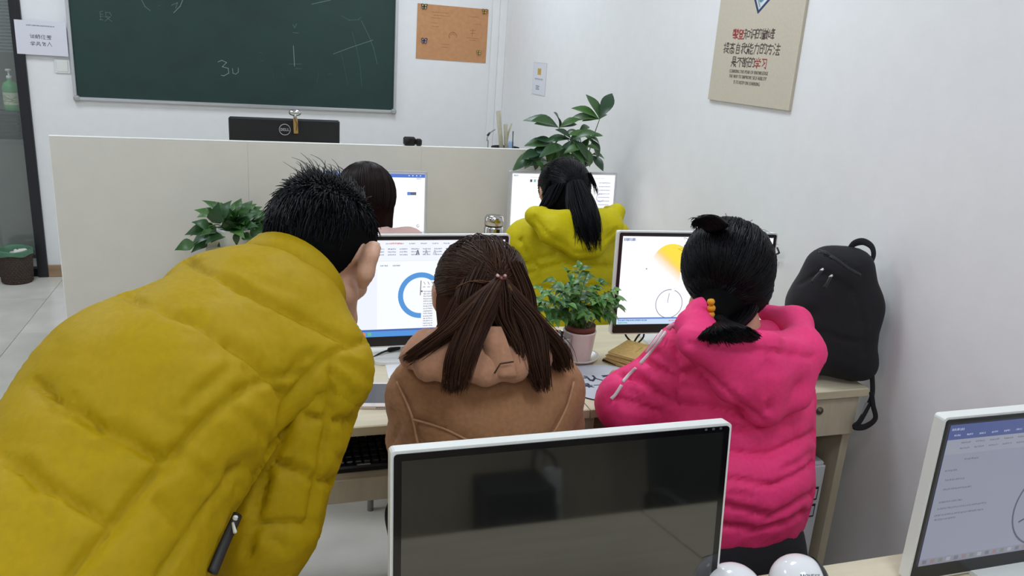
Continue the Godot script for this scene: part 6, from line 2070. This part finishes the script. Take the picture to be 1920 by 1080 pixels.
# ---------------------------------------------------------------- bobbed hair, pale pink top
func bob_hair() -> void:
	var C := V(0.335, 1.028, 2.72)
	var hb := frame(Vector3(0.1, -0.25, -0.96))
	var root := thing("person", "person with dark bobbed hair in a pale pink top at the far desk", "person", V(0.34, 0, 2.56))
	var SL := V(0.21, 0.885, 2.64)
	var SR := V(0.475, 0.885, 2.66)
	var EL := V(0.17, 0.72, 2.62)
	var WL := V(0.24, 0.79, 2.84)
	var ER := V(0.53, 0.72, 2.64)
	var WRr := V(0.46, 0.79, 2.84)
	var chest := V(0.34, 0.80, 2.60)
	var hip := V(0.34, 0.51, 2.50)
	stool(V(0.405, 0, 2.5), "round black stool under the pale pink top")
	var legs := seated_legs(root, hip - Vector3(0, 0.005, 0), mat(rgb(52, 54, 66), 0.85))
	finish_body(root, C, hb, 0.96, chest, hip, [[SL, EL, WL], [SR, ER, WRr]], legs, [V(0.1, -0.1, 1), V(-0.1, -0.1, 1)])
	var knit := mottled(rgb(214, 176, 166), 0.92, 0.08, 0.1, 14.0, 0.0, 81)
	var back := Vector3(0, 0.1, 1).normalized()
	var bones := [[SL, SR, 0.06, 0.06], [chest, V(0.34, 0.66, 2.55), 0.15, 0.15, back, 1.35], [V(0.34, 0.66, 2.55), V(0.34, 0.5, 2.51), 0.15, 0.165, back, 1.3], [V(0.34, 0.89, 2.65), V(0.338, 0.93, 2.68), 0.09, 0.062],
		[SL, EL, 0.056, 0.048], [EL, WL, 0.046, 0.036], [SR, ER, 0.056, 0.048], [ER, WRr, 0.046, 0.036]]
	part(root, "knit_top", skin([nets(bones, 0.012, 0.03)], func(p: Vector3, _n): return 0.003 * wrinkle.get_noise_3d(p.x, p.y, p.z)), knit)
	var hc := Color(0.014, 0.0075, 0.0065)
	var Q := func(x: float, y: float, z: float) -> Vector3: return C + hb * (Vector3(x, y, z) * 0.96)
	var cap := [[Q.call(0, 0.03, 0.018), Q.call(0, 0.03, -0.02), 0.092, 0.09], [Q.call(0, 0.0, 0.028), Q.call(0, -0.075, 0.033), 0.088, 0.074], [Q.call(-0.05, 0.0, -0.02), Q.call(-0.062, -0.085, -0.01), 0.05, 0.036], [Q.call(0.05, 0.0, -0.02), Q.call(0.062, -0.085, -0.01), 0.05, 0.036]]
	var hm := part(root, "hair", skin([nets(cap, 0.009, 0.03)], null, 1, func(_p, _n): return hc), cap_mat())
	var s := Strands.new()
	var hcen: Vector3 = Q.call(0, 0.02, 0.008)
	for i in 900:
		var an := rng.randf() * TAU
		var f := Vector3(cos(an) * 0.15, 1, sin(an) * 0.15)
		var to := Vector3(cos(an), -0.75, sin(an))
		if sin(an) < -0.6: to.y = 0.25
		comb(s, hcen, hb, Vector3(0.1, 0.112, 0.11) * rng.randf_range(0.99, 1.03), f, to, 0.02, 0.0017, hc, 0.4, 0.03)
	part(hm, "strands", s.mesh(), hair_mat(hc, 0.32))


# a leaf along -z with its face up: w(t) outline, folded along the rib and drooping
func leaf(len: float, wid: float, kind: int, fold: float, droop: float) -> ArrayMesh:
	var st := mb(true)
	var n := 8
	var row := []
	for i in n + 1:
		var t := float(i) / n
		var w := 0.0
		if kind == 0: w = sin(PI * pow(t, 1.25)) * (1.0 - 0.12 * t)              # broad towards the tip
		elif kind == 1: w = sin(PI * pow(t, 0.62)) * (1.15 - 0.35 * t)             # heart
		else: w = sin(PI * pow(t, 0.75)) * (1.0 - 0.15 * sin(t * 14.0) * 0.4)      # small pointed
		w = maxf(w, 0.0) * wid * 0.5
		var back := 0.0
		if kind == 1 and i == 0: w = wid * 0.16; 
		if kind == 1 and i == 0: back = 0.06 * len
		var y := -droop * len * t * t + 0.06 * len * sin(t * 3.0)
		row.append([Vector3(-w, y + fold * w, -len * t + back), Vector3(0, y, -len * t), Vector3(w, y + fold * w, -len * t + back)])
	for i in n:
		for k in 2:
			quad(st, row[i][k], row[i][k + 1], row[i + 1][k + 1], row[i + 1][k], Vector3.UP)
	st.generate_normals()
	return st.commit()
func put_leaf(t: Node3D, m: Mesh, mt: Material, p: Vector3, dir: Vector3, up: Vector3, s := 1.0) -> void:
	var o := MeshInstance3D.new()
	o.mesh = m
	o.material_override = mt
	o.name = "leaf"
	t.add_child(o, true)
	var z := -dir.normalized()
	var x := up.cross(z)
	if x.length() < 0.05: x = Vector3(1, 0.1, 0.2).cross(z)
	x = x.normalized()
	o.transform = Transform3D(Basis(x * s, z.cross(x) * s, z * s), p - t.position)
func green(r: float, g: float, b: float) -> StandardMaterial3D:
	var m := mottled(rgb(r, g, b), 0.38, 0.03, 0.22, 14.0, 0.0, int(r))
	m.backlight_enabled = true
	m.backlight = rgb(r * 0.5, g * 0.6, b * 0.3)
	return m
func pot(t: Node3D, c: Vector3, r0: float, r1: float, h: float, m: Material) -> void:
	part(t, "pot", lathem([Vector2(0, 0), Vector2(r0, 0.0), Vector2(r0 + 0.002, 0.004), Vector2(r1, h - 0.008), Vector2(r1 + 0.002, h - 0.004), Vector2(r1, h), Vector2(r1 - 0.005, h), Vector2(r1 - 0.007, h - 0.02), Vector2(0, h - 0.02)], at(c), 32), m)
	part(t, "soil", lathem([Vector2(r1 - 0.0075, h - 0.019), Vector2(r1 * 0.5, h - 0.012), Vector2(0, h - 0.01)], at(c), 24), mottled(rgb(58, 42, 32), 0.95, 0.1, 0.4, 30.0))

func plants() -> void:
	var g := RandomNumberGenerator.new()
	g.seed = 21
	# ---- money tree on the far desk by the wall
	var c := V(1.445, 0.7502, 3.285)
	var t := thing("money_tree_plant", "leafy green money tree in a white pot in the corner by the right wall", "plant", c)
	pot(t, c, 0.042, 0.055, 0.11, M.white)
	var bark := mottled(rgb(112, 96, 66), 0.8, 0.05, 0.3, 12.0)
	var trunk_top := V(1.36, 1.06, 3.26)
	part(t, "trunk", tubem(curve([c + Vector3(0, 0.09, 0), c + Vector3(-0.01, 0.2, 0), trunk_top], 5), 0.014, 0.009, 10), bark)
	var mats_ := [green(44, 84, 40), green(58, 98, 44), green(36, 72, 40), green(72, 112, 48)]
	var lm := [leaf(0.1, 0.042, 0, 0.25, 0.3), leaf(0.085, 0.038, 0, 0.35, 0.15), leaf(0.115, 0.05, 0, 0.3, 0.45)]
	# rosettes: middle in the photograph, distance, then the tips of the leaflets
	var ros := [
		[1124, 224, 3.18, [1106, 182, 1150, 180, 1078, 212, 1074, 229, 1098, 228, 1136, 215]],
		[1048, 240, 3.2, [983, 233, 994, 224, 1043, 219, 1082, 227, 1078, 236, 1010, 240]],
		[1072, 262, 3.14, [1056, 292, 1098, 292, 1030, 268, 1112, 258, 1046, 250, 1085, 300]],
		[1040, 272, 3.2, [992, 282, 1004, 300, 1030, 300, 1060, 262, 1012, 264]],
		[1105, 258, 3.16, [1126, 272, 1118, 296, 1090, 286, 1080, 252, 1128, 256]],
		[1016, 288, 3.2, [968, 312, 990, 298, 1004, 316, 1034, 310, 1040, 288]],
		[1062, 292, 3.22, [1030, 318, 1052, 318, 1084, 316, 1100, 306, 1040, 290]],
		[1108, 290, 3.2, [1124, 318, 1104, 318, 1132, 296, 1090, 306]],
		[1085, 246, 3.24, [1062, 252, 1100, 240, 1106, 262, 1076, 274]],
		[1030, 304, 3.26, [998, 318, 1020, 320, 1056, 304]],
		[1060, 278, 3.15, [1040, 306, 1066, 310, 1030, 286, 1090, 300]],
		[1095, 275, 3.13, [1080, 306, 1104, 310, 1118, 284, 1070, 284]],
		[1000, 300, 3.17, [972, 318, 988, 316, 1016, 316]],
	]
	for r in ros:
		var m := pz(r[0], r[1], r[2])
		if m.x > 1.53: m.x = 1.53
		part(t, "leaf_stalk", tubem(curve([trunk_top, trunk_top.lerp(m, 0.5) + Vector3(0, 0.02, 0), m], 5), 0.003, 0.0016, 6), mats_[3])
		var tips: Array = r[3]
		for k in range(0, tips.size(), 2):
			var tip := pz(tips[k], tips[k + 1], r[2] + g.randf_range(-0.07, 0.05))
			tip.x = minf(tip.x, 1.57)
			var d := tip - m
			var l := d.length()
			var kk: int = g.randi() % 3
			var base: float = [0.1, 0.085, 0.115][kk]
			put_leaf(t, lm[kk], mats_[g.randi() % 4], m, d + Vector3(0, 0.25 * l, 0), Vector3(g.randf_range(-0.3, 0.3), 1, 0.75), clampf(l / base * 1.2, 0.65, 1.6))
	# ---- pothos on the far desk behind the bending man
	c = V(-0.115, 0.7502, 3.2)
	t = thing("pothos_plant", "bushy green pothos in a white pot in front of the partition", "plant", c)
	pot(t, c, 0.05, 0.062, 0.075, M.white)
	var pm := [leaf(0.07, 0.05, 1, 0.3, 0.35), leaf(0.06, 0.045, 1, 0.45, 0.2), leaf(0.08, 0.052, 1, 0.25, 0.5)]
	var pg := [green(60, 104, 44), green(48, 92, 42), green(76, 122, 52), green(40, 80, 38)]
	# leaves seen in the outline: base and tip in the photograph
	for q in [[393, 402, 377, 402], [415, 405, 427, 379], [403, 415, 407, 384], [382, 433, 356, 434], [390, 425, 368, 415], [362, 458, 331, 464], [437, 412, 440, 394], [452, 420, 470, 400], [446, 410, 452, 396], [461, 425, 478, 421], [470, 440, 486, 436], [440, 440, 443, 448], [455, 445, 475, 446], [400, 440, 380, 450], [385, 455, 366, 464], [418, 420, 421, 402], [470, 450, 494, 443], [478, 455, 500, 450], [425, 452, 408, 460], [432, 430, 427, 402], [395, 432, 383, 418], [448, 432, 466, 428]]:
		var z := 3.2 + g.randf_range(-0.1, 0.02)
		var a := pz(q[0], q[1], z)
		var b := pz(q[2], q[3], z - g.randf_range(0.0, 0.05))
		var d := b - a
		var kk: int = g.randi() % 3
		var l: float = [0.07, 0.06, 0.08][kk]
		put_leaf(t, pm[kk], pg[g.randi() % 4], a, d, Vector3(g.randf_range(-0.4, 0.4), 0.8, 0.9), clampf(d.length() / l * 1.15, 0.55, 1.1))
		part(t, "stem", tubem(curve([c + Vector3(g.randf_range(-0.03, 0.03), 0.06, g.randf_range(-0.03, 0.03)), c.lerp(a, 0.6) + Vector3(0, 0.04, 0), a], 4), 0.0018, -1, 5), pg[2])
	for k in 64:
		var an := g.randf() * TAU
		var el := g.randf_range(-0.1, 1.3)
		var d := Vector3(cos(an) * cos(el) * 1.15, sin(el) * 0.8, sin(an) * cos(el) * 0.8)
		var a := c + Vector3(0, 0.055, 0) + d * g.randf_range(0.06, 0.105)
		put_leaf(t, pm[k % 3], pg[g.randi() % 4], a, d + Vector3(0, -0.1, 0), Vector3(g.randf_range(-0.4, 0.4), 1, 0.6), 1.0)
	# ---- small-leaved plant in a white pot with a saucer on the middle desk
	c = V(0.817, 0.7502, 1.885)
	t = thing("potted_plant", "small-leaved green plant in a white pot with a saucer on the desk", "plant", c)
	part(t, "saucer", lathem([Vector2(0, 0), Vector2(0.042, 0.0), Vector2(0.058, 0.012), Vector2(0.059, 0.015), Vector2(0.055, 0.014), Vector2(0.042, 0.005), Vector2(0, 0.004)], at(c), 36), mat(rgb(226, 222, 214), 0.25))
	var cp := c + Vector3(0, 0.0045, 0)
	part(t, "pot", lathem([Vector2(0, 0), Vector2(0.034, 0.0), Vector2(0.0365, 0.004), Vector2(0.0445, 0.078), Vector2(0.046, 0.08), Vector2(0.045, 0.083), Vector2(0.041, 0.083), Vector2(0.04, 0.06), Vector2(0, 0.06)], at(cp), 36), mat(rgb(228, 210, 204), 0.3))
	part(t, "inner_pot", lathem([Vector2(0.0385, 0.062), Vector2(0.0405, 0.085), Vector2(0.042, 0.086), Vector2(0.042, 0.098), Vector2(0.038, 0.099), Vector2(0.037, 0.088), Vector2(0, 0.088)], at(cp), 36), mat(rgb(104, 52, 40), 0.6))
	var sg := [green(70, 124, 50), green(88, 142, 56), green(54, 104, 48), green(106, 156, 66)]
	var sm := [leaf(0.03, 0.017, 2, 0.3, 0.3), leaf(0.026, 0.016, 2, 0.4, 0.5), leaf(0.035, 0.019, 2, 0.2, 0.4)]
	var tops := []
	for q in [[1010, 560], [1000, 575], [1020, 605], [1012, 540], [1035, 590], [1040, 525], [1052, 540], [1065, 512], [1086, 502], [1075, 530], [1100, 515], [1110, 540], [1125, 530], [1130, 560], [1150, 545], [1160, 575], [1145, 590], [1120, 585], [1090, 560], [1065, 570], [1045, 565], [1100, 590], [1070, 600], [1030, 550], [1140, 565], [1085, 545], [1155, 560], [1020, 580]]:
		tops.append(pz(q[0], q[1], 1.885 + g.randf_range(-0.08, 0.06)))
	for p in tops:
		var s0 := cp + Vector3(g.randf_range(-0.02, 0.02), 0.088, g.randf_range(-0.02, 0.02))
		var cv := curve([s0, s0.lerp(p, 0.5) + Vector3(0, 0.022, 0), p], 5)
		part(t, "twig", tubem(cv, 0.0015, 0.0007, 5), sg[3])
		for k in range(3, cv.size()):
			var u := (cv[k] - cv[k - 1]).normalized()
			var sd := u.cross(Vector3(g.randf_range(-0.6, 0.6), 1, g.randf_range(-0.6, 0.6))).normalized()
			if k == cv.size() - 1: put_leaf(t, sm[g.randi() % 3], sg[g.randi() % 4], cv[k], u + Vector3(0, -0.2, 0), Vector3(0, 1, 0.4), g.randf_range(0.8, 1.1))
			for e in ([-1.0] if (k + p.x) < 4.5 else [-1.0, 1.0]):
				if g.randf() < 0.12: continue
				put_leaf(t, sm[g.randi() % 3], sg[g.randi() % 4], cv[k], sd * e + u * 0.5 + Vector3(0, g.randf_range(-0.5, 0.15), 0), Vector3(0, 1, 0.35), g.randf_range(0.75, 1.1))

# ---------------------------------------------------------------- behind the camera: what the dark screen mirrors
func behind_the_lens() -> void:
	desk(-0.08, 0.78, -0.855, -0.28, "pale wooden desk standing behind the photographer's place, left unit", 0)
	desk(0.78, 1.54, -0.855, -0.28, "pale wooden desk behind the photographer's place, by the right wall", 0)
	var t := thing("computer_tower", "black computer tower on the floor before the rearmost desks", "computer", V(0.65, 0, -0.2))
	part(t, "case", slabm(0.55, 0.745, 0.01, 0.62, -0.275, -0.1, 0.006), M.black_matte)
	part(t, "grille", slabm(0.57, 0.725, 0.3, 0.45, -0.1, -0.097, 0.001), M.black)
	part(t, "drive_tray", slabm(0.58, 0.71, 0.52, 0.545, -0.1, -0.096, 0.001), mat(rgb(60, 60, 64), 0.4))
	part(t, "power_button", lathem([Vector2(0, 0), Vector2(0.008, 0.0), Vector2(0.008, 0.003), Vector2(0, 0.004)].map(func(q): return q), at(V(0.7, 0.49, -0.097), Basis(Vector3(1, 0, 0), Vector3(0, 0, 1), Vector3(0, -1, 0))), 14), mat(rgb(90, 120, 120), 0.3))
	for x in [0.57, 0.725]: part(t, "foot", slabm(x - 0.012, x + 0.012, 0.0, 0.01, -0.26, -0.12), M.rubber)
	t = thing("power_strip", "white power strip standing against the rearmost desks", "power strip", V(0.79, 0, -0.25))
	part(t, "body", slabm(0.765, 0.812, 0.0, 0.62, -0.275, -0.235, 0.004), M.white)
	for k in 4: part(t, "socket", slabm(0.775, 0.802, 0.2 + k * 0.09, 0.25 + k * 0.09, -0.235, -0.232, 0.001), mat(rgb(150, 150, 152), 0.5))
	var cb := [V(0.8, 0.62, -0.25), V(0.77, 0.67, -0.22), V(0.72, 0.7, -0.2), V(0.7, 0.62, -0.19)]
	t = thing("cable", "black cable hanging from the white power strip", "cable", cb[0])
	part(t, "lead", tubem(curve(cb, 6), 0.006, -1, 7), M.cable)
	# office chair at the clock-face screen
	var c := V(1.2, 0, 0.2)
	t = thing("office_chair", "black padded office chair drawn up to the clock-face screen", "chair", c)
	var pad := mottled(rgb(24, 24, 28), 0.8, 0.06, 0.2, 20.0)
	part(t, "seat", boxm(c + Vector3(0, 0.47, 0), Vector3(0.46, 0.07, 0.44), 0.03), pad)
	part(t, "backrest", boxm(c + Vector3(0, 0.76, 0.24), Vector3(0.44, 0.46, 0.05), 0.024, Basis(Vector3.RIGHT, 0.1)), pad)
	part(t, "back_bracket", tubem(curve([c + Vector3(0, 0.43, 0.1), c + Vector3(0, 0.44, 0.26), c + Vector3(0, 0.65, 0.275)], 5), 0.016, -1, 10), M.black)
	for e in [-1.0, 1.0]: part(t, "armrest", tubem(curve([c + Vector3(0.24 * e, 0.46, 0.12), c + Vector3(0.27 * e, 0.64, 0.12), c + Vector3(0.27 * e, 0.665, -0.08), c + Vector3(0.25 * e, 0.46, -0.1)], 5), 0.014, -1, 8), M.black)
	part(t, "column", lathem([Vector2(0, 0.06), Vector2(0.03, 0.06), Vector2(0.03, 0.25), Vector2(0.02, 0.25), Vector2(0.02, 0.43), Vector2(0, 0.43)], at(c), 16), M.black)
	for k in 5:
		var d := Vector3(cos(TAU * k / 5.0), 0, sin(TAU * k / 5.0))
		var leg := part(t, "leg", tubem([c + Vector3(0, 0.1, 0), c + d * 0.26 + Vector3(0, 0.065, 0)], 0.022, 0.014, 8), M.black)
		part(leg, "caster", lathem([Vector2(0, -0.012), Vector2(0.022, -0.012), Vector2(0.025, 0), Vector2(0.022, 0.012), Vector2(0, 0.012)], at(c + d * 0.26 + Vector3(0, 0.026, 0), Basis(Vector3(0, 1, 0), d.cross(UPV), d)), 16), M.black)
